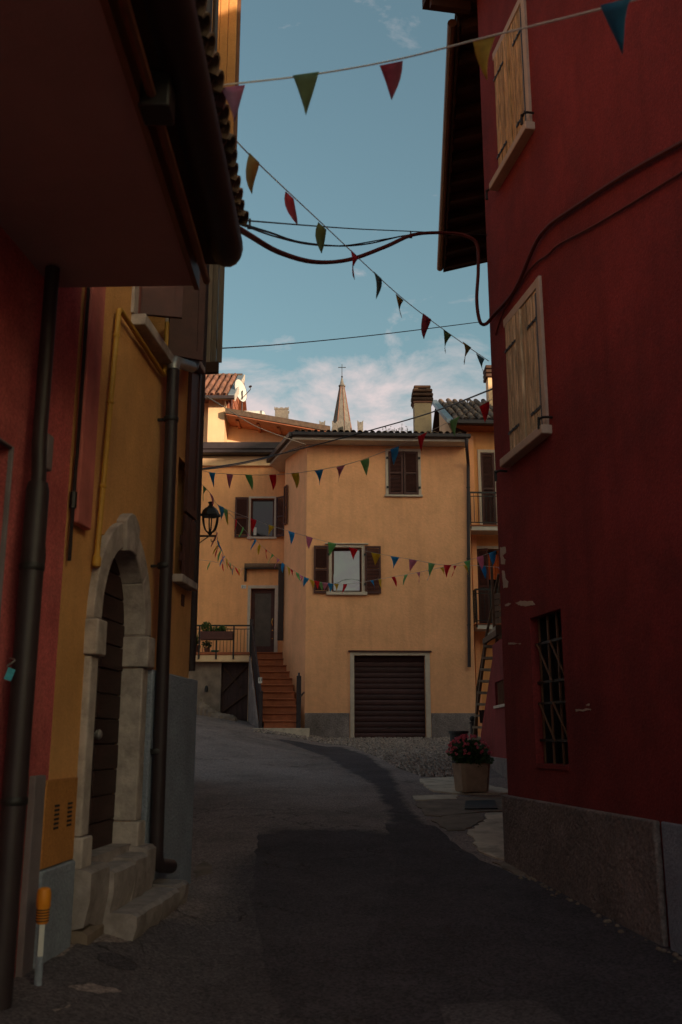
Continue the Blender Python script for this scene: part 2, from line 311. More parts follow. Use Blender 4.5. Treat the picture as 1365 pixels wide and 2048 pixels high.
def asphalt(name, old, new=None, soft=.35):
    # old binder with aggregate, stains and fine cracks; a newer layer wears thin towards its edge
    m, n, l, b = newmat(name); b.inputs['Roughness'].default_value = .9; b.inputs['Specular IOR Level'].default_value = .25
    t = n.new('ShaderNodeTexCoord'); g = n.new('ShaderNodeNewGeometry')
    def noise(sc, det=8, ro=.6):
        a = n.new('ShaderNodeTexNoise'); a.inputs['Scale'].default_value = sc; a.inputs['Detail'].default_value = det; a.inputs['Roughness'].default_value = ro; l.new(g.outputs['Position'], a.inputs['Vector']); return a.outputs[0]
    def rng(v, a, b_, c, d):
        r = n.new('ShaderNodeMapRange'); r.inputs['From Min'].default_value = a; r.inputs['From Max'].default_value = b_; r.inputs['To Min'].default_value = c; r.inputs['To Max'].default_value = d; l.new(v, r.inputs['Value']); return r.outputs[0]
    def mix(f, a, b_, mode='MIX'):
        x = n.new('ShaderNodeMix'); x.data_type = 'RGBA'; x.blend_type = mode
        for sock, val in ((0, f), (6, a), (7, b_)):
            if isinstance(val, tuple): x.inputs[sock].default_value = c4(val)
            elif isinstance(val, (int, float)): x.inputs[sock].default_value = val
            else: l.new(val, x.inputs[sock])
        return x.outputs[2]
    def mth(op, a, b_):
        x = n.new('ShaderNodeMath'); x.operation = op
        for i, val in enumerate((a, b_)):
            if isinstance(val, (int, float)): x.inputs[i].default_value = val
            else: l.new(val, x.inputs[i])
        return x.outputs[0]
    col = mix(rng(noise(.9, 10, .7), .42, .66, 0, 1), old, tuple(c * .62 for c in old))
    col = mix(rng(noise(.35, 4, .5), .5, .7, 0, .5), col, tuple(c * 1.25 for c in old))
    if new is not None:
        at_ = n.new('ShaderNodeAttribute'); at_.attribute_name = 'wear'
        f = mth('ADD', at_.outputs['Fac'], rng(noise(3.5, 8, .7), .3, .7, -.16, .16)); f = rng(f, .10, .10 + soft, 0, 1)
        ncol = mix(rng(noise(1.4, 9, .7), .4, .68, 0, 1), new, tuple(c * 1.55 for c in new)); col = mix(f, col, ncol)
    # aggregate
    v = n.new('ShaderNodeTexVoronoi'); v.inputs['Scale'].default_value = 75; l.new(g.outputs['Position'], v.inputs['Vector'])
    sp = n.new('ShaderNodeSeparateColor'); l.new(v.outputs['Color'], sp.inputs[0]); col = mix(1.0, col, rng(sp.outputs[0], 0, 1, .55, 1.5), 'MULTIPLY')
    # cracks
    w_ = n.new('ShaderNodeVectorMath'); w_.operation = 'ADD'; nz = n.new('ShaderNodeTexNoise'); nz.inputs['Scale'].default_value = 2.0; nz.inputs['Detail'].default_value = 6; l.new(g.outputs['Position'], nz.inputs['Vector'])
    l.new(g.outputs['Position'], w_.inputs[0]); l.new(nz.outputs['Color'], w_.inputs[1])
    e = n.new('ShaderNodeTexVoronoi'); e.feature = 'DISTANCE_TO_EDGE'; e.inputs['Scale'].default_value = .75; l.new(w_.outputs[0], e.inputs['Vector'])
    cr_ = rng(e.outputs['Distance'], .0, .012, 1, 0); cm_ = rng(noise(.5, 3, .5), .48, .56, 0, .75); crk = mth('MULTIPLY', cr_, cm_)
    col = mix(crk, col, tuple(c * .22 for c in old)); l.new(col, b.inputs['Base Color'])
    bu = n.new('ShaderNodeBump'); bu.inputs['Strength'].default_value = .9; bu.inputs['Distance'].default_value = .012; h = mth('SUBTRACT', sp.outputs[0], mth('MULTIPLY', crk, 2.0)); l.new(h, bu.inputs['Height']); l.new(bu.outputs[0], b.inputs['Normal'])
    return m
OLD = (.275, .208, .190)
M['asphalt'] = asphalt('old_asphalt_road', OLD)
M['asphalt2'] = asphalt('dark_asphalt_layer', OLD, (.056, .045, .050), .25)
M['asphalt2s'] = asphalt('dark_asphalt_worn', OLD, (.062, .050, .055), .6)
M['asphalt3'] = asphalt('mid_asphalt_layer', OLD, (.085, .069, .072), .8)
# ================================================================ the ground
def axis(lo, hi, step, far): 
    a = [lo + step * k for k in range(int(round((hi - lo) / step)) + 1)]
    return [-f for f in reversed(far)] + a + list(far) if lo < 0 else a
gx = [-2000, -600, -200, -80, -40, -24, -16, -12] + [-10 + .5 * k for k in range(15)] + [-2.875 + .125 * k for k in range(32)] + [1.25 + .25 * k for k in range(36)] + [12, 16, 24, 40, 80, 200, 600, 2000]
gy = [-2000, -600, -200, -80, -40, -20, -10, -7] + [-5 + .5 * k for k in range(15)] + [2.25 + .25 * k for k in range(36)] + [11.5 + .5 * k for k in range(50)] + [38, 40, 44, 50, 60, 75, 100, 200, 600, 2000]
g = MB()
for y in gy:
    for x in gx: g.v.append(V(x, y, ground(x, y)))
nx = len(gx)
for j in range(len(gy) - 1):
    for i in range(nx - 1): g.f.append([j * nx + i, j * nx + i + 1, (j + 1) * nx + i + 1, (j + 1) * nx + i])
g.build('ground', M['asphalt'], kind='structure', smooth=60)
def jag(pts, amp=.04, step=.22, seed=1):
    rr = random.Random(seed); r = []
    for k in range(len(pts)):
        a, b = Vector(pts[k]), Vector(pts[(k + 1) % len(pts)]); n = max(1, int((b - a).length / step)); t = (b - a).normalized(); p = V(-t.y, t.x, 0)
        for i in range(n): r.append(a + (b - a) * (i / n) + p * (rr.uniform(-amp, amp) if i else 0))
    return r
def sheet_mesh(name, poly, off, m, thick=0.0, fade=None):
    bm = bmesh.new(); bm.faces.new([bm.verts.new((p.x, p.y, 0)) for p in poly]); bm.normal_update()
    xs = [p.x for p in poly]; ys = [p.y for p in poly]
    bmesh.ops.triangulate(bm, faces=bm.faces[:])
    for ax, lo, hi in ((0, min(xs), max(xs)), (1, min(ys), max(ys))):
        st_ = .125 if ax == 0 else .25; k = math.ceil(lo / st_) * st_
        while k < hi:
            co = (k, 0, 0) if ax == 0 else (0, k, 0); no_ = (1, 0, 0) if ax == 0 else (0, 1, 0)
            bmesh.ops.bisect_plane(bm, geom=bm.verts[:] + bm.edges[:] + bm.faces[:], plane_co=co, plane_no=no_, dist=1e-5); k += st_
    if thick:
        r = bmesh.ops.extrude_face_region(bm, geom=bm.faces[:]); top = [e for e in r['geom'] if isinstance(e, bmesh.types.BMVert)]
        for v_ in bm.verts: v_.co.z = ground(v_.co.x, v_.co.y) - .03
        for v_ in top: v_.co.z += off + .03
    else:
        for v_ in bm.verts: v_.co.z = ground(v_.co.x, v_.co.y) + off
    bmesh.ops.recalc_face_normals(bm, faces=bm.faces[:])
    if not thick:
        for f_ in bm.faces:
            if f_.normal.z < 0: f_.normal_flip()
    def edge_d(p):
        best = 9.0
        for a_, b_ in zip(poly, poly[1:] + poly[:1]):
            if fade and not fade((a_ + b_) / 2): continue
            ab = V(b_.x - a_.x, b_.y - a_.y, 0); ap = V(p.x - a_.x, p.y - a_.y, 0); q = max(0, min(1, ap.dot(ab) / max(ab.dot(ab), 1e-9))); best = min(best, (ap - ab * q).length)
        return min(1.0, best / .45)
    bnd = [edge_d(v_.co) for v_ in bm.verts]
    me = bpy.data.meshes.new(name); bm.to_mesh(me); bm.free(); me.materials.append(m)
    aw_ = me.attributes.new('wear', 'FLOAT', 'POINT')
    for i_, q_ in enumerate(bnd): aw_.data[i_].value = 1.0 if thick else q_
    return me
def sheet(name, poly, off, m, thick=0.0, kind='structure', fade=None):
    o = bpy.data.objects.new(name, sheet_mesh(name, poly, off, m, thick, fade)); COL.objects.link(o)
    if kind: o['kind'] = kind
    return o
def px(pts): return [gnd(*p) for p in pts]
YF = gnd(700, 1655).y
# dark newer asphalt sweeping down the lane
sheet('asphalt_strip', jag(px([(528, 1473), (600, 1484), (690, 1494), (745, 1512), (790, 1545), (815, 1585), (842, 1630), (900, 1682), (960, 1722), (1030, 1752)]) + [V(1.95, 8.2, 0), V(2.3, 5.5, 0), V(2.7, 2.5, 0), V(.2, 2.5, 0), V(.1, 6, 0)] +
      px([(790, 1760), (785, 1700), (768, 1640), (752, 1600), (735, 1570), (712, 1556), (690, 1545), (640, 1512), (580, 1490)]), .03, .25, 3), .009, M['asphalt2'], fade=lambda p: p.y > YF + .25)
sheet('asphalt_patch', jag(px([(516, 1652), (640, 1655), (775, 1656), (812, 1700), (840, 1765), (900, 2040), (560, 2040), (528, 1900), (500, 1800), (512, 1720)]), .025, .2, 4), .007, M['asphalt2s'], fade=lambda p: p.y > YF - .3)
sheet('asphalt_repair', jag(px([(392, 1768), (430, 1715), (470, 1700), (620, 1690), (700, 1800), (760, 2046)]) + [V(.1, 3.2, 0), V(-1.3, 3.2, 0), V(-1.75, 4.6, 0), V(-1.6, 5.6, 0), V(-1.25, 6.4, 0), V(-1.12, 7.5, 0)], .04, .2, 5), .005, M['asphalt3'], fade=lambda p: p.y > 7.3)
sheet('asphalt_overlay', jag(px([(880, 2016), (1000, 2008), (1060, 2004), (1085, 2012), (1130, 2046)]) + [V(1.3, 4.4, 0), V(.5, 4.4, 0)], .012, .15, 6), .013, M['asphalt3'], fade=lambda p: False)
# pale strip and cracked slabs of the pavement on the right
pv = thing('pavement', gnd(960, 1600), 'cracked pale concrete pavement at the foot of the red house', 'pavement'); pv['kind'] = 'structure'; del pv['category']
def slab(poly, m, off, seed, name='paving_slab'):
    me = sheet_mesh(name, jag(px(poly), .03, .12, seed), off, m, thick=.04)
    return inst(name, me, pv)
slab([(840, 1560), (905, 1556), (985, 1574), (1040, 1588), (985, 1590), (905, 1589), (868, 1584), (852, 1575)], M['concrete'], .022, 11)
slab([(826, 1594), (868, 1592), (915, 1592), (915, 1600), (832, 1602)], M['concrete'], .018, 12)
slab([(832, 1606), (915, 1596), (1040, 1594), (1050, 1622), (960, 1625), (880, 1634), (850, 1632)], M['concrete2'], .014, 13)
slab([(862, 1640), (900, 1632), (960, 1628), (968, 1640), (930, 1662), (895, 1662)], M['concrete2'], .012, 14)
slab([(936, 1666), (975, 1640), (972, 1629), (1050, 1626), (1075, 1722), (1010, 1722), (960, 1706)], M['concrete'], .016, 15)
slab([(985, 1726), (1080, 1726), (1090, 1748), (1030, 1750)], M['concrete2'], .012, 16)
dg = MB(); a0, a1, a2, a3 = px([(932, 1606), (990, 1604), (996, 1621), (930, 1622)])
for q in (a0, a1, a2, a3): q.z += .02
dg.prism([a0, a1, a2, a3], (0, 0, .012)); dg.build('drain_grate', M['iron'], pv)
# cobbles in front of the garage
cb = MB(); rc = random.Random(5)
edge = px([(505, 1464), (560, 1470), (640, 1485), (700, 1492), (760, 1516), (800, 1538), (845, 1553), (915, 1556), (960, 1548)])
poly = [(p.x, p.y) for p in edge] + [(3.1, 20), (4.2, 28.3), (-1.0, 27.95), (-1.25, 27.3), (-2.3, 27.3)]
def inside(x, y, P):
    c = False
    for k in range(len(P)):
        (x1, y1), (x2, y2) = P[k], P[(k + 1) % len(P)]
        if (y1 > y) != (y2 > y) and x < (x2 - x1) * (y - y1) / (y2 - y1) + x1: c = not c
    return c
sheet('cobble_bed', [V(x, y, 0) for x, y in poly], .004, M['soil'])
y = 16.0
while y < 28.6:
    x = -2.6
    while x < 4.4:
        qx, qy = x + rc.uniform(-.025, .025), y + rc.uniform(-.025, .025)
        if inside(qx, qy, poly) and rc.random() < .97:
            r1 = rc.uniform(.034, .060); r2 = r1 * rc.uniform(.6, .95); an = rc.uniform(0, 3.14); h = rc.uniform(.015, .045); z = ground(qx, qy) + .004
            i = len(cb.v); ca, sa = math.cos(an), math.sin(an)
            for rr_, zz in ((1.0, -.004), (.62, h)):
                for k in range(5):
                    t_ = k * 2 * math.pi / 5 + rc.uniform(-.2, .2); ex, ey = math.cos(t_) * r1 * rr_, math.sin(t_) * r2 * rr_
                    cb.v.append(V(qx + ex * ca - ey * sa, qy + ex * sa + ey * ca, z + zz))
            for k in range(5): cb.f.append([i + k, i + (k + 1) % 5, i + 5 + (k + 1) % 5, i + 5 + k])
            cb.f.append([i + 5 + k for k in range(5)])
        x += .088
    y += .08
tag(cb.build('cobbles', M['pebble'], kind='stuff', smooth=70), 'rough river pebble cobbles in front of the garage door', 'cobbles')
# manhole in front of the stone step
mh = px([(150, 1905), (262, 1897), (318, 1908), (296, 1946), (175, 1950)])
mc = gnd(235, 1925); mt = thing('manhole_cover', mc, 'flat rectangular iron manhole cover with a round lid before the stone step', 'manhole cover')
inst('frame', sheet_mesh('frame', [V(mc.x - .27, mc.y - .13, 0), V(mc.x + .27, mc.y - .13, 0), V(mc.x + .27, mc.y + .13, 0), V(mc.x - .27, mc.y + .13, 0)], .006, M['asphalt3'], .01), mt)
inst('lid', sheet_mesh('lid', [V(mc.x + .115 * math.cos(k * .2618), mc.y + .115 * math.sin(k * .2618), 0) for k in range(24)], .010, M['asphalt2'], .01), mt)
# small spilled mortar marks and a cement smear by the corner
mm = sheet('cement_smear', jag(px([(388, 1742), (405, 1722), (420, 1730), (428, 1748), (405, 1752), (392, 1762)]), .03, .08, 21), .006, M['concrete2'])
for k, P in enumerate([[(135, 1975), (180, 1968), (230, 1978), (245, 1985), (200, 1990), (160, 1984)], [(105, 2022), (140, 2010), (142, 2016), (112, 2026)]]):
    sheet('cement_smear', jag(px(P), .015, .05, 30 + k), .006, M['asphalt3'])
# ================================================================ left side: the ochre house
WL = Wall((-2.14, 0), (-2.14 + .09 * 10, 10), (1, 0))
S_END = WL.uv(378, 1340)[0]
och = thing('ochre_house', WL.pt(7, .35), 'ochre yellow house with an arched stone doorway on the left', 'house')
def wl(u, v, o=0): return WL.uv(u, v, o)
# arched doorway
DS0, DS1 = 6.13, 7.12; DZ0 = .86; SPR = 2.24; DR = (DS1 - DS0) / 2; DC = (DS0 + DS1) / 2
w1 = (6.62, 7.42, 4.66, 6.2)
w2 = (8.12, 8.42, 5.0, 6.3)
mb = MB(); WL.panel(mb, 5.56, S_END, -.5, 10.5, [(DS0, DS1, DZ0, SPR + .1 + DR * 1.16), w1, (8.02, 8.46, 5.02, 6.5), (8.02, 8.46, 2.95, 4.0)], t=.42); mb.build('wall', M['ochre'], och)
mb = MB(); WL.box(mb, 5.57, S_END - .01, -.5, 10.45, -7, -.415); mb.build('core_wall', M['ochre'], och)
mb = MB(); mb.prism([WL.pt(5.5, 10.5, .5), WL.pt(5.5, 10.5, -7.2), WL.pt(5.5, 12.2, -3.4)], WL.d * 3.3); mb.build('roof', M['terra_dark'], och)
# blue plinth, two heights
sb0 = 7.27
mb = MB(); WL.box(mb, sb0, S_END + .05, -.3, 2.10, 0.0, .075); mb.build('plinth', M['blue'], och, bevel=.012)
mb = MB(); WL.box(mb, 5.43, 5.94, -.3, .90, .0, .05); mb.build('plinth', M['blue'], och, bevel=.012)
# stone arch
arch = MB().build('door_surround', M['stone'], och)
def archstone(a0, a1, r0, r1, o0=-.13, o1=.05, bump=0):
    m_ = MB(); n = 5; P = []
    for k in range(n + 1):
        a = a0 + (a1 - a0) * k / n; P.append(WL.pt(DC - math.cos(a) * r0, SPR + .1 + math.sin(a) * r0 * 1.16, o0))
    for k in reversed(range(n + 1)):
        a = a0 + (a1 - a0) * k / n; rr_ = r1 + bump * math.sin(math.pi * k / n); P.append(WL.pt(DC - math.cos(a) * rr_, SPR + .1 + math.sin(a) * rr_ * 1.16, o0))
    m_.prism(P, WL.n * (o1 - o0)); m_.build('arch_stone', M['stone'], arch, bevel=.008)
ar0, ar1 = DR - .012, DR + .14
archstone(.0, .70, ar0, ar1); archstone(.703, 1.32, ar0, ar1); archstone(1.323, 1.82, ar0 - .02, ar1 + .015, o1=.075, bump=.05)
archstone(1.823, 2.43, ar0, ar1); archstone(2.433, math.pi, ar0, ar1)
for sgn, e in ((-1, DS0), (1, DS1)):
    def bx(name, wi, wo, z0, z1, o1, mat_='stone'):
        m_ = MB(); a, b = (e - wo, e + wi) if sgn < 0 else (e - wi, e + wo); WL.box(m_, a, b, z0, z1, -.13, o1); m_.build(name, M[mat_], arch, bevel=.012)
    bx('jamb_stone', .012, .125, DZ0 + .16, 2.10, .045)
    bx('capital', .03, .15, 2.103, 2.33, .085)
    bx('impost', .010, .14, 2.333, SPR + .1, .05)
    bx('base_block', .025, .155, DZ0 - .02, DZ0 + .158, .07)
# plank door
dr = MB(); WL.box(dr, DS0 - .02, DS1 + .02, DZ0 - .02, SPR + .1 + DR * 1.16, -.17, -.14); door = dr.build('door', M['darkwood'], och)
zz = DZ0 + .01; rr = random.Random(4)
while zz < SPR + DR * 1.16 + .1:
    h = .172; half = DR
    if half > .08:
        for a_, b2 in ((DC - half, DC - .006), (DC + .006, DC + half)):
            m_ = MB(); WL.box(m_, a_, b2, zz, zz + h - .008, -.139, -.112 + rr.uniform(-.004, .004)); m_.build('plank', M['darkwood'], door, bevel=.006)
    zz += h
m_ = MB(); kb = WL.pt(DC - .1, 1.62, -.115); m_.lathe(kb, [(.014, 0), (.012, .03), (.03, .04), (.034, .06), (.02, .075)], 12, WL.n); m_.build('door_knob', M['zinc'], door)
# steps
st = thing('stone_step', WL.pt(7.3, .35, .3), 'worn broken stone slab step on the road before the arched doorway', 'step')
def roughslab(mb, a0, a1, o0, o1, z0, z1, seed, na=9):
    rr_ = random.Random(seed); rows = []
    for k in range(na):
        a = a0 + (a1 - a0) * k / (na - 1)
        e = rr_.uniform(-.012, .012); rows.append([WL.pt(a, z0, o0), WL.pt(a, z0 + rr_.uniform(-.02, .03), o1 - .03 + e), WL.pt(a, (z0 + z1) / 2, o1 + e), WL.pt(a, z1 - .02, o1 + e), WL.pt(a, z1 + rr_.uniform(-.006, .006), o1 - .03 + e), WL.pt(a, z1 + .01, o0)])
    i = len(mb.v)
    for r_ in rows: mb.v += r_
    n = 6
    for k in range(na - 1):
        for j in range(n): mb.f.append([i + k * n + j, i + k * n + (j + 1) % n, i + (k + 1) * n + (j + 1) % n, i + (k + 1) * n + j])
    mb.f.append([i + j for j in range(n)]); mb.f.append([i + (na - 1) * n + j for j in reversed(range(n))])
m_ = MB(); roughslab(m_, 6.30, 7.33, .015, .33, .36, .545, 3); m_.build('stone_block', M['stone2'], st, smooth=25)
sEnd = wl(374, 1746, .30)[0]
m_ = MB(); roughslab(m_, 7.34, sEnd, .08, .31, .37, .56, 4); m_.build('stone_block', M['stone2'], st, smooth=25)
ts = thing('threshold_step', WL.pt(6.6, .4, .1), 'upper step of squared stone blocks under the arched door', 'step')
for k, (a, b2, z1, o1) in enumerate([(5.96, 6.30, .84, .14), (6.305, 6.72, .80, .17), (6.725, 7.06, .82, .17), (7.065, 7.26, .85, .16)]):
    m_ = MB(); roughslab(m_, a, b2, -.2 if k in (1, 2) else .0, o1, .50, z1, 40 + k, 4); m_.build('stone_block', M['stone2'], ts, smooth=25)
m_ = MB(); roughslab(m_, 5.98, 7.2, .0, .13, .25, .498, 50, 8); m_.build('footing', M['concrete2'], ts, smooth=25)
m_ = MB(); WL.box(m_, DS0 + .001, DS1 - .001, .55, DZ0 + .012, -.40, .02); m_.build('sill', M['stone2'], ts)
# window with ajar shutters above
def shutter(W, parent, hs, o, dirv, width, z0, z1, m, slats=True, planks=0, th=.035, name='shutter', matP=None):
    e = Vector(dirv).normalized(); nn = V(-e.y, e.x, 0); P = W.pt(hs, 0, o); fr = .055
    mb_ = MB()
    def bb(mb2, a0, a1, q0, q1, t0, t1): mb2.box(P + e * a0 + nn * t0 + V(0, 0, q0), e * (a1 - a0), nn * (t1 - t0), (0, 0, q1 - q0))
    if planks:
        bb(mb_, .01, width - .01, z0 + .18, z0 + .26, th / 2, th / 2 + .022); bb(mb_, .01, width - .01, z1 - .26, z1 - .18, th / 2, th / 2 + .022)
    else:
        bb(mb_, 0, fr, z0, z1, -th / 2, th / 2); bb(mb_, width - fr, width, z0, z1, -th / 2, th / 2)
        bb(mb_, fr, width - fr, z0, z0 + fr * 1.3, -th / 2, th / 2); bb(mb_, fr, width - fr, z1 - fr, z1, -th / 2, th / 2)
        bb(mb_, fr, width - fr, (z0 + z1) / 2 - fr / 2, (z0 + z1) / 2 + fr / 2, -th / 2, th / 2)
        if not slats: bb(mb_, fr, width - fr, z0 + fr, z1 - fr, -th / 4, th / 4)
    o_ = mb_.build(name, m, parent)
    if planks:
        pw = width / planks
        for k in range(planks):
            m2 = MB(); bb(m2, k * pw + .003, (k + 1) * pw - .003, z0, z1, -th / 2 + .004 * (k % 2), th / 2 - .001); m2.build('plank', m, o_, bevel=.004)
    elif slats:
        m2 = MB(); q = z0 + fr * 1.3 + .02
        while q < z1 - fr - .03:
            if abs(q + .015 - (z0 + z1) / 2) > .045:
                c = P + e * fr + V(0, 0, q); m2.box(c + nn * (-th * .42), e * (width - 2 * fr), nn * (th * .84) + V(0, 0, .028), V(0, 0, .009))
            q += .042
        m2.build('slats', m, o_, kind='stuff', smooth=0)
    return o_
def window(W, parent, a0, a1, z0, z1, depth=.14, m=None, g=None, sill=None, surround=None, mull=False, tilt=0.0, tiltv=0.0, sur_o=.025, fw=.055):
    m = m or M['brown']; g = g or M['glass']
    mb_ = MB(); d0, d1 = -depth - .05, -depth
    W.box(mb_, a0, a0 + fw, z0, z1, d0, d1); W.box(mb_, a1 - fw, a1, z0, z1, d0, d1); W.box(mb_, a0 + fw, a1 - fw, z0, z0 + fw, d0, d1); W.box(mb_, a0 + fw, a1 - fw, z1 - fw, z1, d0, d1)
    if mull: W.box(mb_, (a0 + a1) / 2 - .04, (a0 + a1) / 2 + .04, z0 + fw, z1 - fw, d0, d1 + .01)
    o_ = mb_.build('window', m, parent)
    p = MB(); pa = [W.pt(a0 + fw * .8, z0 + fw * .8, d0 + .02 + tiltv), W.pt(a1 - fw * .8, z0 + fw * .8, d0 + .02 + tilt + tiltv), W.pt(a1 - fw * .8, z1 - fw * .8, d0 + .02 + tilt), W.pt(a0 + fw * .8, z1 - fw * .8, d0 + .02)]
    p.prism(pa, -W.n * .012); p.build('pane', g, o_, smooth=0)
    bk = MB(); W.box(bk, a0 - .02, a1 + .02, z0 - .02, z1 + .02, -.405, -.39); bk.build('shade_lining', M['iron'], o_)  # flat black sheet stands in for the dark room behind the pane
    if sill is not None:
        sm, so_, sh, sw = sill; s_ = MB(); W.box(s_, a0 - sw, a1 + sw, z0 - sh, z0 - .002, -.12, so_); s_.build('sill', sm, o_, bevel=.008)
    if surround is not None:
        sm, sw = surround; s_ = MB(); zt = z0
        W.box(s_, a0 - sw, a0 + .0, z0 + .001, z1 + sw, -.01, sur_o); W.box(s_, a1, a1 + sw, z0 + .001, z1 + sw, -.01, sur_o); W.box(s_, a0 + .001, a1 - .001, z1, z1 + sw, -.01, sur_o - .002)
        s_.build('surround', sm, o_, bevel=.005)
    return o_
window(WL, och, *w1, depth=.2, sill=(M['stone'], .11, .09, .08), surround=(M['stone'], .10))
shutter(WL, och, 7.43, .03, WL.d * .5 + WL.n * .85, .30, 4.70, 6.16, M['brown'], slats=False)
shutter(WL, och, 6.69, .02, WL.d * .3 + WL.n * .95, .31, 4.72, 6.16, M['brown'], slats=False)
m_ = MB(); m_.tube([WL.pt(6.50, 4.98, .0), WL.pt(6.50, 4.98, .07), WL.pt(6.60, 4.98, .07)], .012, 6); m_.build('shutter_hook', M['iron'], och)
# tall dark leaves by the corner
for z0, z1, nm in ((5.02, 6.5, 0), (2.95, 4.0, 1)):
    window(WL, och, 8.02, 8.46, z0, z1, depth=.2, sill=(M['stone'], .09, .07, .05))
shutter(WL, och, 8.03, .05, WL.d * -.95 + WL.n * .12, .36, 5.04, 6.48, M['brown'], slats=False)
shutter(WL, och, 8.22, .022, WL.d + WL.n * .01, .35, 3.55, 6.5, M['brown'], slats=False)
shutter(WL, och, 8.22, .022, WL.d + WL.n * .01, .35, 2.93, 3.52, M['brown'], planks=4)
# downpipe with zinc elbow
dp = thing('downpipe', WL.pt(7.4, .6, .09), 'dark brown downpipe with a grey zinc elbow beside the arched door', 'downpipe')
def arc_path(pts, r=.09, n=5):
    out_ = [Vector(pts[0])]
    for k in range(1, len(pts) - 1):
        a, b2, c = Vector(pts[k - 1]), Vector(pts[k]), Vector(pts[k + 1]); p = b2 + (a - b2).normalized() * r; q = b2 + (c - b2).normalized() * r
        for i in range(n + 1):
            t = i / n; out_.append(p * (1 - t) ** 2 + b2 * 2 * t * (1 - t) + q * t * t)
    out_.append(Vector(pts[-1])); return out_
DPS = wl(314, 1500, .11)[0]
m_ = MB(); m_.tube(arc_path([WL.pt(DPS, 4.52, .11), WL.pt(DPS, .70, .14), WL.pt(DPS + .42, .64, .14)], .12), .052, 12); m_.build('pipe', M['metal'], dp)
eS, eZ = wl(384, 734, .13); zE = wl(348, 722, .11)[1]
m_ = MB(); m_.tube(arc_path([WL.pt(DPS, 4.53, .11), WL.pt(DPS, zE, .11), WL.pt(eS, eZ, .13)], .07), .050, 12); m_.build('elbow', M['zinc'], dp)
m_ = MB(); m_.tube(arc_path([WL.pt(eS + .002, eZ, .13), WL.pt(eS + .06, eZ + .02, .13), WL.pt(eS + .06, 10.3, .13)], .07), .052, 12); m_.build('upper_pipe', M['metal'], dp)
for z in (1.5, 2.9, 4.1):
    m_ = MB(); m_.lathe(WL.pt(DPS, z, .11), [(.057, -.02), (.061, -.012), (.061, .012), (.057, .02)], 12); m_.bar(WL.pt(DPS, z, 0), WL.pt(DPS, z, .06), .02, .02); m_.build('clamp', M['iron'], dp)
# yellow gas pipe
gp = thing('gas_pipe', WL.pt(6.2, 2.9, .04), 'thin yellow painted gas pipe looping over the ochre wall', 'pipe')
sA = wl(196, 1108, .045)[0]; sB = wl(239, 632, .045)[0]; sC = wl(337, 772, .045)[0]
zA = wl(196, 1108, .045)[1]
m_ = MB(); m_.tube(arc_path([WL.pt(sA + .0, zA - .02, .04), WL.pt(sB, 4.52, .04), WL.pt(sC - .1, 4.47, .04), WL.pt(sC - .1, 4.95, .04)], .06), .019, 8); m_.build('pipe', M['gas'], gp)
m_ = MB(); m_.lathe(WL.pt(sA, zA - .06, .04), [(.01, -.03), (.028, -.02), (.03, .03), (.022, .05)], 10); m_.build('valve', M['gas'], gp)
m_ = MB()
for z in (3.2, 3.8, 4.3): m_.lathe(WL.pt(sA + (sB - sA) * (z - zA) / (4.52 - zA), z, .04), [(.022, -.012), (.026, -.006), (.026, .006), (.022, .012)], 8)
m_.build('clips', M['gas'], gp, kind='stuff')
# meter cover with vents
mv = thing('meter_cover', WL.pt(5.7, .92, .03), 'ochre painted meter cover with two vent grilles low on the wall', 'cover')
m_ = MB(); WL.box(m_, 5.45, 5.93, .905, 1.37, .004, .035); m_.build('panel', mat('meter_cover_paint', (.50, .21, .055), .8, .2, 3, .2, 50, grain=.2), mv, bevel=.006)
for sc in (5.62, 5.82):
    for k in range(6):
        m_ = MB(); WL.box(m_, sc - .035, sc + .035, 1.10 + k * .024, 1.112 + k * .024, .036, .0385); m_.build('vent_slot', M['ink'], mv)
# dents / patched scar on ochre wall edge
m_ = MB(); WL.box(m_, 8.28, 8.36, 3.0 - .28, 3.0 - .18, .001, .012); m_.build('cable_box', M['brown'], och)
# ================================================================ near left: red house with the deep eave
rh = thing('red_street_house', WL.pt(4, .2), 'worn red house under a deep dark eave at the left edge', 'house')
hole = (4.2, 4.72, 1.75, 3.05)
hole2 = (4.2, 4.70, .35, 1.72)
mb = MB(); WL.panel(mb, -3, 5.555, -.5, 4.15, [hole, hole2], t=.3); mb.build('wall', M['red2'], rh)
mb = MB(); WL.panel(mb, 5.12, 5.557, 4.151, 7.0, [], t=.3); mb.build('upper_wall', M['red2'], rh)
mb = MB(); WL.box(mb, -3, 5.55, -.5, 4.1, -6, -.305); mb.build('core_wall', M['red2'], rh)
mb = MB(); WL.box(mb, 5.60, 5.84, 2.86, 6.9, .002, .055); mb.build('pilaster', M['red_light'], rh, bevel=.01)
m_ = MB(); WL.box(m_, 5.28, 5.425, -.2, 1.40, .002, .04); m_.build('corner_strip', M['mauve'], rh, bevel=.006)
window(WL, rh, *hole, depth=.10, m=M['iron'], surround=(M['mauve'], .015))
m_ = MB(); WL.box(m_, *hole2, -.16, -.12); gate = m_.build('door', M['mauve'], rh)
for k in range(4):
    m_ = MB(); WL.box(m_, 4.25, 4.66, .45 + k * .31, .70 + k * .31, -.119, -.10); m_.build('panel', M['mauve'], gate, bevel=.01)
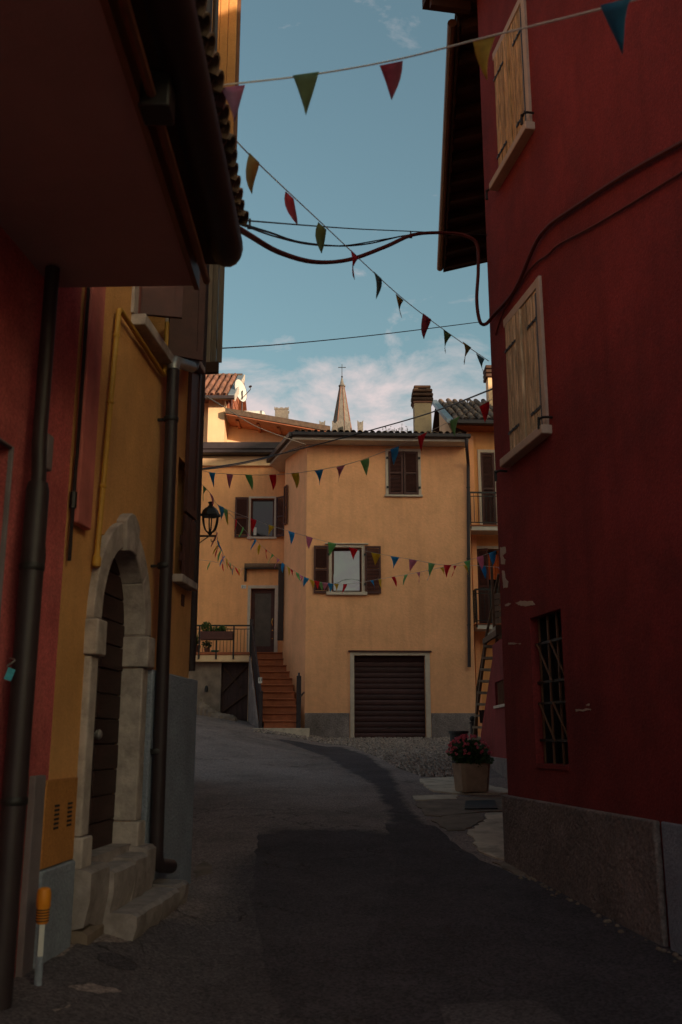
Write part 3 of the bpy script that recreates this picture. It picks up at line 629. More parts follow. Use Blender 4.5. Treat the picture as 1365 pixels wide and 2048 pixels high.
# soffit and roof
EX = -.85
mb = MB(); SZ = 4.15
P = [V(WL.pt(-3, 0).x + .01, -3, SZ), V(EX, -3, SZ), V(EX, 5.06, SZ), V(WL.pt(5.06, 0).x - .6, 5.10, SZ)]
mb.prism(P, (0, 0, .05)); mb.build('soffit', M['soffit'], rh)
roof = MB(); roof.prism([V(-.72, -3, 4.36), V(-.72, -3, 4.44), V(-5.2, -3, 6.3), V(-5.2, -3, 6.22)], (0, 8.05, 0)); roof = roof.build('roof', M['eavewood'], rh)
mb = MB(); mb.abox(EX + .001, EX + .03, -3, 5.05, SZ - .03, SZ + .12); mb.build('fascia_board', M['copperpipe'], roof)
mb = MB(); mb.tube([V(EX + .075, -3, SZ + .01), V(EX + .075, 3.4, SZ + .01)], .022, 8); mb.tube([V(EX + .075, 3.5, SZ + .01), V(EX + .075, 5.02, SZ + .01)], .022, 8); mb.build('pipe_run', M['copperpipe'], roof)
mb = MB(); mb.abox(EX + .02, EX + .15, 3.38, 3.52, SZ - .045, SZ + .12); mb.build('bracket', M['iron'], roof, bevel=.01)
# half-round gutter under the tiles, seen from below, with a rounded end
mb = MB()
GXC, GZC, GR = -.665, 4.345, .105
mb.tube([V(GXC, -3, GZC), V(GXC, 4.9, GZC), V(GXC, 5.0, GZC + .004), V(GXC, 5.06, GZC + .012), V(GXC, 5.09, GZC + .03)], [GR, GR, GR * .94, GR * .78, GR * .4], 14); mb.build('gutter', M['metal'], roof)
mb = MB(); mb.abox(EX + .031, -.62, -3, 5.04, SZ + .125, SZ + .15); mb.build('eave_board', M['eavewood'], roof)
# barrel tiles, covers and channels
def halftile(name, r0, r1, L, th, up=1, n=7):
    m2 = MB(); i = 0
    for k, (rr_, x) in enumerate(((r0, 0), (r1, L))):
        for q in (0, 1):
            for j in range(n + 1):
                a = math.pi * j / n; rad = rr_ - th * q; m2.v.append(V(x, math.cos(a) * rad, up * math.sin(a) * rad))
    N1 = n + 1
    for j in range(n):
        o0, i0, o1, i1 = 0, N1, 2 * N1, 3 * N1
        m2.f += [[o0 + j, o0 + j + 1, o1 + j + 1, o1 + j], [i0 + j, i1 + j, i1 + j + 1, i0 + j + 1], [o0 + j, i0 + j, i0 + j + 1, o0 + j + 1], [o1 + j, o1 + j + 1, i1 + j + 1, i1 + j]]
    for e_ in (0, n): m2.f.append([e_, 2 * N1 + e_, 3 * N1 + e_, N1 + e_])
    return m2.mesh(name, M['terra_dark'], smooth=50)
cov = halftile('tile', .062, .05, .34, .012); chan = halftile('tile', .060, .052, .34, .012, -1)
sl_ = math.atan2(1.86, 4.48)
rr = random.Random(2); y = 1.6; k = 0
while y < 4.93:
    Mx = Matrix.Translation((-.555 + rr.uniform(-.012, .012), y, 4.425)) @ Matrix.Rotation(math.pi, 4, 'Z') @ Matrix.Rotation(-sl_, 4, 'Y')
    inst('tile', cov, roof, Matrix.Translation((0, 0, .012)) @ Mx)
    Mx = Matrix.Translation((-.575 + rr.uniform(-.012, .012), y + .058, 4.47)) @ Matrix.Rotation(math.pi, 4, 'Z') @ Matrix.Rotation(-sl_, 4, 'Y')
    inst('tile', chan, roof, Mx); y += .116
# wide lower drainpipe
dq = thing('drainpipe', WL.pt(4.85, .2, .1), 'thick black drainpipe on the red wall at the left edge', 'drainpipe')
m_ = MB(); m_.tube([WL.pt(4.86, 4.14, .10), WL.pt(4.86, 3.12, .10), WL.pt(4.84, 2.95, .12), WL.pt(4.84, 2.75, .12)], .040, 12); m_.build('upper_pipe', M['metal'], dq)
m_ = MB(); m_.tube([WL.pt(4.84, 2.9, .12), WL.pt(4.84, 2.86, .12), WL.pt(4.84, .2, .12)], [.05, .06, .06], 14); m_.build('pipe', M['metal'], dq)
for z in (2.45, 1.3):
    m_ = MB(); m_.lathe(WL.pt(4.84, z, .12), [(.061, -.02), (.066, -.01), (.066, .01), (.061, .02)], 14); m_.build('clamp', M['iron'], dq)
jb = thing('junction_box', WL.pt(5.0, 3.05, .06), 'small grey junction box with looped cable by the black drainpipe', 'junction box')
m_ = MB(); WL.box(m_, 4.98, 5.06, 3.02, 3.22, .03, .1); m_.build('box', M['mauve'], jb, bevel=.01)
m_ = MB(); m_.tube(spline([WL.pt(5.0, 3.02, .07), WL.pt(4.98, 2.8, .08), WL.pt(5.03, 2.55, .1), WL.pt(4.99, 2.38, .09), WL.pt(4.94, 2.5, .08)]), .01, 6); m_.build('cable', M['cable'], jb)
wc = thing('wall_cable', WL.pt(5.58, 2.7, .03), 'thin dark cable clipped down the edge of the red pilaster', 'cable')
m_ = MB(); m_.tube(spline([WL.pt(5.59, 6.5, .03), WL.pt(5.585, 3.6, .03), WL.pt(5.575, 3.2, .03), WL.pt(5.57, 2.62, .03)]), .012, 6); m_.build('cable', M['cable'], wc)
m_ = MB(); m_.tube([WL.pt(5.57, 3.04, .03), WL.pt(5.57, 2.94, .03)], .022, 8); m_.build('connector', M['iron'], wc)
# orange marker post
mpk = gnd(70, 1952); Yp = WL.pt(5.20, 0, .16)
pz = ground(Yp.x, Yp.y)
mk = thing('marker_post', (Yp.x, Yp.y, pz), 'grey tube post with an orange plastic cap by the left wall', 'post')
m_ = MB(); m_.tube([V(Yp.x, Yp.y, pz - .05), V(Yp.x, Yp.y, pz + .29)], .020, 12); m_.build('tube', M['blue'], mk)
m_ = MB(); m_.lathe((Yp.x, Yp.y, pz + .29), [(.026, 0), (.032, .01), (.032, .075), (.036, .083), (.036, .14), (.031, .165), (.018, .172)], 16); cap = m_.build('cap', M['orangeplastic'], mk)
m_ = MB()
for k in range(5): m_.lathe((Yp.x, Yp.y, pz + .302 + k * .013), [(.0322, 0), (.0326, .001), (.0326, .005), (.0322, .006)], 16)
m_.build('ridge_band', M['ink'], cap)
m_ = MB(); dcam = (V(0, 0, 0) - V(Yp.x, Yp.y, 0)).normalized(); sd_ = V(-dcam.y, dcam.x, 0)
m_.box(V(Yp.x, Yp.y, pz + .14) + dcam * .0195 - sd_ * .012, sd_ * .026, dcam * .004, (0, 0, .15)); m_.build('sticker', M['white'], mk)
# little things hanging by the door at the far left
p = at(13, 1345, 4.62); tg = thing('hanging_tag', p, 'small teal and white packet tied on a string at the left edge', 'tag')
m_ = MB(); m_.box(p + V(-.01, -.002, -.03), V(.032, .01, -.012), V(0, .004, 0), V(.018, 0, .055) * 1.0); m_.build('packet', M['teal'], tg, bevel=.003)
m_ = MB(); m_.tube(spline([p + V(-.0, 0, .03), p + V(.03, .02, .06), WL.pt(4.80, p.z + .08, .06)]), .004, 5); m_.build('string', M['zinc'], tg)
p = at(18, 1575, 4.78); m_ = MB()
m_.lathe(p, [(.012, -.03), (.022, -.02), (.02, .01), (.008, .035), (.004, .05)], 9); kn = m_.build('cloth_knot', M['white'], None, loc=p); tag(kn, 'knotted white cloth scrap tied on the drainpipe', 'cloth')
# ================================================================ left building beyond the corner, with lantern
A2 = WL.pt(S_END, 0); A2 = (A2.x - .02, A2.y + .02); B2 = (-2.85, 17.0)
W2 = Wall(A2, B2, (1, 0))
lh = thing('corner_house', V(B2[0], 13, 1.0), 'tall ochre house behind the corner carrying the street lantern', 'house')
mb = MB(); W2.panel(mb, .0, W2.L, -.5, 10.5, [(.7, 1.5, 5.2, 6.7), (.7, 1.5, 8.0, 9.6), (4, 4.9, 5.2, 6.7), (4, 4.9, 2.4, 4.0)], t=.4); mb.build('wall', M['ochre'], lh)
mb = MB(); W2.box(mb, .02, W2.L - .01, -.5, 10.45, -6, -.41); mb.build('core_wall', M['ochre'], lh)
mb = MB(); mb.prism([W2.pt(-.0, 10.51, .35), W2.pt(-.0, 10.51, -6.2), W2.pt(-.0, 12.2, -3)], W2.d * (W2.L + .4)); mb.build('roof', M['terra_dark'], lh)
for hh in ((.7, 1.5, 5.2, 6.7), (.7, 1.5, 8.0, 9.6), (4, 4.9, 5.2, 6.7), (4, 4.9, 2.4, 4.0)): window(W2, lh, *hh, depth=.15, sill=(M['trim'], .08, .07, .06))
shutter(W2, lh, .66, .02, V(1, -.10, 0), .24, 5.40, 6.75, M['greywood'], planks=4)
mb = MB(); mb.box(W2.pt(.62, 5.28, .02), (.2, -.02, 0), (0, .06, 0), (0, 0, .115)); mb.build('shutter_stop', M['eavewood'], lh)
shutter(W2, lh, .66, .02, V(1, -.08, 0), .29, 7.9, 10.3, M['ochre'], planks=3)
mb = MB(); mb.bar(W2.pt(.66, 7.9, .32), W2.pt(.66, 10.4, .32), .05, .05); mb.build('corner_post', M['copperpipe'], lh)
shutter(W2, lh, 4.95, .03, W2.d + W2.n * .08, .44, 5.2, 6.7, M['brown']); shutter(W2, lh, 4.95, .03, W2.d + W2.n * .08, .44, 2.4, 4.0, M['brown'])
m_ = MB(); P0 = W2.pt(.25, 4.2, .045); m_.tube([V(P0.x, P0.y, 10.2), V(P0.x, P0.y, 2.2)], .036, 10); d2 = m_.build('downpipe', M['metal'], lh)
# lantern on bracket
LY = 15.0
lc = at(421, 1045, LY); lt = thing('street_lantern', at(421, 1072, LY), 'black wrought iron street lantern on a wall bracket', 'lantern')
def lz(v): return at(421, v, LY).z
k_ = LY / F
m_ = MB(); zb, zt = lz(1066), lz(1032); m_.lathe(V(lc.x, lc.y, 0), [(.16, zt - .008), (.165, zt - .004), (.165, zt + .03), (.15, zt + .035)], 6); m_.build('rim', M['iron'], lt, smooth=0)
m_ = MB(); m_.lathe(V(lc.x, lc.y, 0), [(.145, zt + .035), (.125, zt + .09), (.085, zt + .135), (.05, zt + .15), (.05, zt + .165), (.03, zt + .175), (.03, zt + .2), (.05, zt + .215), (.035, zt + .235), (.01, zt + .245)], 6); m_.build('hood', M['iron'], lt, smooth=0)
for k in range(6):
    a = 2 * math.pi * (k + .5) / 6; x = lambda r: lc.x + math.cos(a) * r; yy = lambda r: lc.y + math.sin(a) * r
    m_ = MB(); m_.tube(spline([V(x(.135), yy(.135), zt), V(x(.125), yy(.125), (zt + zb) / 2 + .03), V(x(.085), yy(.085), zb + .05), V(x(.02), yy(.02), zb)], 5), .011, 6); m_.build('rib', M['iron'], lt)
m_ = MB(); m_.lathe(V(lc.x, lc.y, 0), [(.01, zb - .035), (.035, zb - .02), (.04, zb), (.02, zb + .03), (.012, zb + .06)], 8); m_.build('finial', M['iron'], lt)
za = lz(1072); wx = W2.pt((LY - A2[1]) / W2.d.y, 0).x
m_ = MB(); m_.bar(V(wx, lc.y, za), V(lc.x + .1, lc.y, za), .03, .025); m_.tube([V(lc.x, lc.y, za), V(lc.x, lc.y, zb - .02)], .012, 6); m_.build('arm', M['iron'], lt)
m_ = MB(); m_.tube(spline([V(wx, lc.y, za - .34), V(lc.x - .22, lc.y, za - .16), V(lc.x - .02, lc.y, za - .01)], 6), .009, 6)
m_.tube(spline([V(lc.x - .17, lc.y, za - .01), V(lc.x - .19, lc.y, za - .09), V(lc.x - .25, lc.y, za - .12), V(lc.x - .27, lc.y, za - .07)], 6), .007, 6)
m_.tube(spline([V(lc.x + .09, lc.y, za - .01), V(lc.x + .08, lc.y, za - .07), V(lc.x + .03, lc.y, za - .09), V(lc.x + .02, lc.y, za - .05)], 6), .007, 6); m_.build('scroll', M['iron'], lt)
# ================================================================ right: dark red house
CR = (1.62, 9.6)
WR = Wall(CR, (CR[0] + .1728 * 20, CR[1] - 20), (-1, 0))          # s runs from the far corner toward the viewer
r1 = thing('dark_red_house', V(3.2, 7, .3), 'tall dark red house with weathered wooden shutters on the right', 'house')
def wr(u, v, o=0): return WR.uv(u, v, o)
a0, zt_ = wr(1002, 650); a1, _ = wr(1087, 547); _, zb_ = wr(1012, 925)
wa = (wr(1021, 778)[0] + .012, wr(1088, 778)[0], zb_, wr(1006, 655)[1] - .05)
b0, b1 = wr(996, 372)[0], wr(1068, 240)[0]; ub = wr(996, 372)[1]
wb = (wr(1001, 300)[0] + .012, wr(1060, 270)[0], ub + .02, ub + 1.5)
c0, c1 = wr(1063, 1230)[0], wr(1115, 1215)[0]; cz1 = wr(1063, 1236)[1]; cz0 = wr(1075, 1536)[1]
c0 = wr(1066, 1380)[0]; c1 = wr(1130, 1380)[0]
wc_ = (c0, c1, cz0, cz1)
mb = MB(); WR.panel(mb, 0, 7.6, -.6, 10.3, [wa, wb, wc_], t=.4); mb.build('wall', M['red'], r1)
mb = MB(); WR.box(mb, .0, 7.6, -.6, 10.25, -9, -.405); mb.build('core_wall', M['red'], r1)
mb = MB(); mb.prism([WR.pt(-.45, 10.32, .55), WR.pt(-.45, 10.45, .55), WR.pt(-.45, 12.6, -4.5), WR.pt(-.45, 10.45, -9.4), WR.pt(-.45, 10.32, -9.4)], WR.d * 8); rf = mb.build('roof', M['eavewood'], r1)
for k in range(14):
    m_ = MB(); WR.box(m_, -.3 + k * .6, -.22 + k * .6, 10.2, 10.318, .005, .5); m_.build('rafter', M['eavewood'], rf)
# plinth
mb = MB(); e0 = -.045
mb.box(WR.pt(-.05, -.4, .0), WR.d * (wr(1326, 1700)[0] + .05), WR.n * .05, (0, 0, 1.46)); mb.build('plinth', M['grey'], r1, bevel=.015)
s3 = wr(1331, 1700)[0]
mb = MB(); WR.box(mb, s3 + .02, 7.65, -.4, 1.06, .002, .03); mb.build('plinth', M['blue'], r1, bevel=.01)
def plank_window(hs, label):
    a, b2, z0, z1 = hs
    s_ = MB(); WR.box(s_, b2, b2 + .085, z0 + .002, z1 + .09, -.05, .03); WR.box(s_, a - .06, b2 - .001, z1, z1 + .09, -.05, .028)
    wn = s_.build('window', M['trim'], r1, bevel=.006)
    s_ = MB(); WR.box(s_, a - .14, b2 + .14, z0 - .085, z0, -.1, .10); s_.build('sill', M['trim'], wn, bevel=.01)
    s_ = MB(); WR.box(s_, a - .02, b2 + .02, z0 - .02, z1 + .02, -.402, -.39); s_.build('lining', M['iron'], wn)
    mid = (a + b2) / 2
    for q, (x0, x1) in enumerate(((a - .012, mid - .003), (mid + .003, b2 - .02))):
        oo = .004 if q == 0 else -.012
        hm = MB(); WR.box(hm, x0 + .01, x1 - .01, z0 + .1, z0 + .15, oo - .025, oo); lf = hm.build('shutter', label, r1)
        n = 6; pw = (x1 - x0) / n
        for k in range(n):
            m2 = MB(); WR.box(m2, x0 + k * pw + .006, x0 + (k + 1) * pw - .006, z0 + .008, z1 - .006, oo, oo + .028 + (.003 if k % 2 else 0)); m2.build('plank', label, lf, bevel=.004)
        for zh in (z0 + .22, z1 - .3):
            m2 = MB(); xa, xb = (x0 - .005, x0 + .30) if q == 0 else (x1 - .26, x1 + .02); WR.box(m2, xa, xb, zh, zh + .024, oo + .0312, oo + .039)
            for j in range(3): m2.lathe(WR.pt(xa + .06 + j * .09, zh + .0175, oo + .039), [(.011, 0), (.008, .006)], 6, WR.n)
            m2.build('hinge', M['iron'], lf)
    m2 = MB(); m2.bar(WR.pt(b2 - .012, z0 + .05, .02), WR.pt(b2 - .012, z1 - .05, .02), .025, .03); m2.build('jamb_post', M['iron'], wn)
    return wn
plank_window(wa, M['palewood']); plank_window(wb, M['wood'])
for a, z in ((wa[0] - .20, wa[2] - .10), (wa[1] + .16, wa[2] + .06), (wb[0] - .15, wb[2] - .05), (wb[1] + .13, wb[2] + .10)):
    m_ = MB(); m_.tube(arc_path([WR.pt(a, z, 0), WR.pt(a, z, .09), WR.pt(a - .07, z, .10)], .03), .012, 6); m_.tube([WR.pt(a - .07, z + .02, .10), WR.pt(a - .07, z - .09, .10)], [.012, .016], 6); m_.build('shutter_hook', M['iron'], r1)
# barred window
a, b2, z0, z1 = wc_
bk = MB(); WR.box(bk, a - .01, b2 + .01, z0 - .01, z1 + .01, -.235, -.21); bwin = bk.build('barred_window', M['iron'], r1)
m_ = MB(); WR.box(m_, a + .002, b2 - .002, z0 + .002, z0 + .04, -.20, .012); m_.build('sill', M['red'], bwin)
o_ = -.07
bk = MB(); WR.box(bk, a + .001, a + .008, z0 + .041, z1 - .001, -.209, -.085); WR.box(bk, a + .009, b2 - .001, z1 - .008, z1 - .001, -.209, -.085); bk.build('shade_lining', M['iron'], bwin)  # black sheets over the red reveal paint the shade behind the bars
for k in range(4):
    x = a + .05 + (b2 - a - .1) * k / 3; m_ = MB(); m_.bar(WR.pt(x, z0 + .03, o_), WR.pt(x, z1, o_), .016, .016, up=WR.n); m_.build('bar', M['copperpipe'], bwin)
for f in (.08 + .1, .42, .56, .82):
    z = z0 + (z1 - z0) * f; m_ = MB(); m_.bar(WR.pt(a, z, o_ + .018), WR.pt(b2, z, o_ + .018), .012, .022); m_.build('cross_bar', M['iron'], bwin)
for f0, f1 in ((.18, .42), (.56, .82)):
    za_, zb2 = z0 + (z1 - z0) * f0, z0 + (z1 - z0) * f1
    for q in range(2):
        xa = a + .05 + (b2 - a - .1) * (q * .5); xb = a + .05 + (b2 - a - .1) * (q * .5 + .5); m_ = MB(); m_.bar(WR.pt(xa, zb2, o_ + .03), WR.pt(xb, za_, o_ + .03), .012, .012, up=WR.n); m_.build('diagonal_bar', M['copperpipe'], bwin)
# patches of bare plaster
def patch(pts, seed, m=M['trim']):
    P = []; rr_ = random.Random(seed)
    for k in range(len(pts)):
        s1, z1_ = wr(*pts[k]); s2, z2_ = wr(*pts[(k + 1) % len(pts)])
        for i in range(4):
            t = i / 4; P.append(WR.pt(s1 + (s2 - s1) * t + rr_.uniform(-.006, .006), z1_ + (z2_ - z1_) * t + rr_.uniform(-.006, .006), .001))
    m_ = MB(); m_.prism(P, WR.n * .004); m_.build('plaster_patch', m, r1, smooth=0)
patch([(1032, 1206), (1045, 1201), (1066, 1203), (1071, 1209), (1055, 1212), (1040, 1211)], 1); patch([(1011, 1210), (1018, 1206), (1022, 1208), (1014, 1213)], 2)
patch([(1152, 1419), (1182, 1417), (1182, 1421), (1153, 1422)], 3); patch([(1174, 1408), (1180, 1408), (1180, 1411), (1174, 1411)], 4)
patch([(1018, 1286), (1042, 1287), (1042, 1288), (1018, 1288)], 5); patch([(1001, 1095), (1012, 1094), (1013, 1105), (1006, 1112), (1012, 1120), (1010, 1130), (1003, 1127)], 6)
patch([(1005, 1140), (1010, 1142), (1012, 1158), (1018, 1163), (1016, 1174), (1008, 1176)], 7)
# rubble along the base
rr = random.Random(12)
rb = MB()
for k in range(46):
    a = rr.uniform(.6, 4.2); p = WR.pt(a, 0, .07 + abs(rr.gauss(0, .05))); p.z = ground(p.x, p.y) + .006; r_ = rr.uniform(.008, .024)
    rb.lathe(p, [(r_ * .8, -.004), (r_, r_ * .4), (r_ * .5, r_ * .9)], 5)
tag(rb.build('rubble', M['concrete2'], kind='stuff', smooth=0), 'crumbs of fallen mortar along the dark red house', 'rubble')
# ================================================================ right, second building with the deep boarded eave
Ea, Eb = at(915, 50, 10.0), at(887, 541, 16.3)
EZ = (Ea.z + Eb.z) / 2
W4 = Wall((2.33 + .055, 10), (2.82 + .055, 16.3), (-1, 0))
r2 = thing('eaved_house', V(3.4, 13, .8), 'tall red house behind the corner with a deep boarded eave', 'house')
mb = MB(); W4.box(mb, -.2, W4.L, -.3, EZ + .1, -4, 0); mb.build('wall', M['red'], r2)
d4 = (Vector((Eb.x, Eb.y, 0)) - Vector((Ea.x, Ea.y, 0))).normalized(); n4 = V(d4.y, -d4.x, 0)
if n4.x < 0: n4 = -n4
E0 = V(Ea.x, Ea.y, EZ); E1 = V(Eb.x, Eb.y, EZ); L4 = (E1 - E0).length
mb = MB(); mb.prism([E0 + V(0, 0, .13), E1 + V(0, 0, .13), E1 + n4 * 2.0 + V(0, 0, .55), E0 + n4 * 2.0 + V(0, 0, .55)], (0, 0, .05)); rf2 = mb.build('roof', M['eavewood'], r2)
mb = MB(); mb.prism([E0 + n4 * -.02 + V(0, 0, .185), E1 + n4 * -.02 + V(0, 0, .185), E1 + n4 * 5 + V(0, 0, 1.45), E0 + n4 * 5 + V(0, 0, 1.45)], (0, 0, .08)); mb.build('tile_cover', M['terra_dark'], rf2)
mb = MB(); mb.prism([E0 + V(0, 0, -.02), E1 + V(0, 0, -.02), E1 + V(0, 0, .15), E0 + V(0, 0, .15)], n4 * .03); mb.build('fascia_board', M['eavewood'], rf2)
mb = MB(); mb.tube([E0 - n4 * .06 + V(0, 0, .04), E1 - n4 * .06 + V(0, 0, .04)], .06, 10); mb.build('gutter', M['copperpipe'], rf2)
for k in range(12):
    t = .1 + k * (L4 - .2) / 11; p = E0 + d4 * t; m_ = MB(); m_.bar(p + n4 * .04 + V(0, 0, .05), p + n4 * 1.3 + V(0, 0, .30), .10, .13); m_.build('rafter', M['eavewood'], rf2)
    if k < 11:
        m_ = MB(); m_.box(p + n4 * .03 + d4 * .22 + V(0, 0, .03), d4 * .1, n4 * .015, (0, 0, .05)); m_.build('rafter_clip', M['orangewood'], rf2)
mb = MB(); mb.prism([E1 + V(0, 0, -.03), E1 + n4 * 2.0 + V(0, 0, .39), E1 + n4 * 2.0 + V(0, 0, .62), E1 + V(0, 0, .2)], d4 * .03); mb.build('verge_board', M['eavewood'], rf2)
# low red wall beyond, with a small grille
W5 = Wall((2.90, 16.35), (2.97, 20.2), (-1, 0)); W5.L = W5.uv(989, 1400)[0]
r3 = thing('low_red_wall', V(3.0, 18, 1.0), 'low red annex wall with a small barred window behind the flower planter', 'wall')
g0, gz1 = W5.uv(1013, 1356); g1, _ = W5.uv(990, 1358); _, gz0 = W5.uv(1000, 1410)
gh = (min(g0, g1), max(g0, g1), gz0, gz1); topz = W5.uv(985, 1290)[1]
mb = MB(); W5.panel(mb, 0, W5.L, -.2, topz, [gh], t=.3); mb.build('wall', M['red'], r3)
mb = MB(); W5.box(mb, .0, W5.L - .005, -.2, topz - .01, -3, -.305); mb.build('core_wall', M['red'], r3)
sk = [W5.uv(*q_) for q_ in ((989, 1312), (962, 1470), (962, 1600), (989, 1600))]; sk[0] = (W5.L, sk[0][1]); sk[3] = (W5.L, sk[3][1])
mb = MB(); mb.prism([W5.pt(*q_) for q_ in sk], W5.n * -.3); mb.build('stair_wall', M['red'], r3)
plz = W5.uv(1000, 1515)[1]
mb = MB(); W5.box(mb, -.02, sk[1][0] + .03, -.2, plz, .0, .05); mb.build('plinth', M['grey'], r3, bevel=.012)
mb = MB(); W5.box(mb, gh[0] - .01, gh[1] + .01, gz0 - .01, gz1 + .01, -.303, -.28); gr = mb.build('grille_window', M['iron'], r3)
for k in range(8):
    x = gh[0] + .05 + (gh[1] - gh[0] - .1) * k / 7; m_ = MB(); m_.tube([W5.pt(x, gz0, -.05), W5.pt(x, gz1, -.05)], .010, 6); m_.build('bar', M['copperpipe'], gr)
m_ = MB(); W5.box(m_, gh[0] - .04, gh[1] + .04, gz0 - .05, gz0 - .001, -.1, .04); m_.build('sill', M['trim'], gr)
# ================================================================ the pale yellow house with the garage
G0 = at(700, 1478, 28.0)
dG = V(math.cos(R(2.5)), math.sin(R(2.5)), 0)
WG = Wall((G0.x - dG.x * 1.30, G0.y - dG.y * 1.30), (G0.x + dG.x * 5, G0.y + dG.y * 5), (0, -1))
def wg(u, v, o=0): return WG.uv(u, v, o)
gh_ = thing('garage_house', V(1.4, 28, 1.5), 'pale yellow house with a brown garage shutter at the end of the lane', 'house')
sL = wg(612, 1200)[0]; sR = wg(946, 1200)[0]
EVZ = wg(760, 893)[1]
gd = (wg(709, 1400)[0], wg(852, 1400)[0], wg(780, 1477)[1], wg(780, 1311)[1])
lw = (wg(664, 1140)[0], wg(724, 1140)[0], wg(690, 1184)[1], wg(690, 1095)[1])
uw = (wg(777, 950)[0], wg(837, 950)[0], wg(800, 990)[1], wg(800, 903)[1])
mb = MB(); WG.panel(mb, sL, sR, .6, EVZ + .4, [gd, lw, uw], t=.42); mb.build('wall', M['yellow'], gh_)
mb = MB(); WG.box(mb, sL + .55, sR - .01, .6, EVZ + .38, -5.5, -.425); mb.build('core_wall', M['yellow'], gh_)
# side wall running back to the left wing
PA = WG.pt(sL, 0); PB = at(567, 1200, 31.0); PC = at(567.5, 1200, 29.55)
WS = Wall((PA.x, PA.y), (PC.x, PC.y), (-1, -1)); WT = Wall((PC.x, PC.y), (PB.x, PB.y), (-1, 0))
mb = MB(); WT.panel(mb, .0, WT.L + .1, .6, EVZ + .37, [], t=.5); mb.build('return_wall', M['yellow'], gh_)
mb = MB(); WS.panel(mb, .0, WS.L, .6, EVZ + .38, [], t=.5); mb.build('side_wall', M['yellow'], gh_)
plz = wg(650, 1426)[1]
mb = MB(); WG.box(mb, sL + .0, gd[0] - .14, .5, plz, .0, .03); mb.build('plinth', M['grey'], gh_, bevel=.008)
mb = MB(); WG.box(mb, gd[1] + .15, sR + .02, .5, plz, .0, .03); mb.build('plinth', M['grey'], gh_, bevel=.008)
# garage
sr = MB(); WG.box(sr, gd[0] - .12, gd[0], gd[2] - .05, gd[3] + .10, -.05, .03); WG.box(sr, gd[1], gd[1] + .14, gd[2] - .05, gd[3] + .10, -.05, .03); WG.box(sr, gd[0] + .001, gd[1] - .001, gd[3], gd[3] + .10, -.05, .028)
gs = sr.build('garage_surround', M['trim'], gh_, bevel=.006)
sr = MB(); WG.box(sr, gd[0] - .17, gd[1] + .19, gd[3] + .103, gd[3] + .14, -.02, .08); sr.build('lintel_cap', M['brown'], gs)
sr = MB(); WG.box(sr, gd[0] - .12, gd[1] + .18, gd[2] - .20, gd[2] - .002, -.42, .07); sr.build('threshold', M['trim'], gs, bevel=.008)
gdo = MB(); WG.box(gdo, gd[0] + .002, gd[1] - .002, gd[2], gd[3], -.20, -.19); gbrown = mat('garage_slat_paint', (.055, .021, .02), .6, .3, 6, .15, 40, rnd=.25); gdo = gdo.build('garage_door', gbrown, gh_)
n = 15; hh = (gd[3] - gd[2] - .01) / n
sl_m = MB()
for k in range(n):
    m_ = MB(); z = gd[2] + .005 + k * hh; P = [WG.pt(gd[0] + .01, z + .004, -.189), WG.pt(gd[0] + .01, z + .012, -.165), WG.pt(gd[0] + .01, z + hh * .55, -.150), WG.pt(gd[0] + .01, z + hh - .02, -.165), WG.pt(gd[0] + .01, z + hh - .006, -.189)]
    m_.prism(P, WG.d * (gd[1] - gd[0] - .02)); m_.build('slat', gbrown, gdo, smooth=60)
m_ = MB(); WG.box(m_, (gd[0] + gd[1]) / 2 - .05, (gd[0] + gd[1]) / 2 + .05, gd[2] + .30, gd[2] + .33, -.15, -.12); m_.build('handle', M['iron'], gdo)
# windows
window(WG, gh_, *lw, depth=.16, g=M['mirror'], sill=(M['trim'], .09, .10, .16), surround=(M['trim'], .09), tilt=.035, tiltv=.05, fw=.075)
m_ = MB(); WG.box(m_, lw[0] - .2, lw[1] + .2, lw[3] + .092, lw[3] + .125, -.02, .07); m_.build('lintel_cap', M['trim'], gh_, bevel=.005)
sw_ = wg(630, 1140)[0]; sz = (wg(640, 1187)[1], wg(640, 1092)[1])
shutter(WG, gh_, lw[0] - .10, .045, -WG.d + WG.n * .03, lw[0] - .10 - wg(628, 1140)[0], sz[0], sz[1], M['brown'])
shutter(WG, gh_, lw[1] + .10, .045, WG.d + WG.n * .03, wg(762, 1140)[0] - lw[1] - .10, sz[0], sz[1], M['brown'])
window(WG, gh_, *uw, depth=.2, sill=(M['trim'], .07, .06, .12), surround=(M['trim'], .085))
mid = (uw[0] + uw[1]) / 2
shutter(WG, gh_, uw[0] + .01, .02, WG.d + WG.n * .03, mid - uw[0] - .02, uw[2] + .01, uw[3] - .01, M['brown']); shutter(WG, gh_, uw[1] - .01, .02, -WG.d + WG.n * .06, uw[1] - mid - .02, uw[2] + .01, uw[3] - .01, M['brown'])
for a in (uw[0] - .03, uw[1] + .03, lw[0] - .1, lw[1] + .1):
    z0 = uw[2] if a in (uw[0] - .03, uw[1] + .03) else lw[2]; z1 = uw[3] if z0 == uw[2] else lw[3]
    for z in (z0 + .2, z1 - .25):
        m_ = MB(); WG.box(m_, a - .03, a + .03, z, z + .06, .026, .075); m_.build('hinge', M['iron'], gh_)
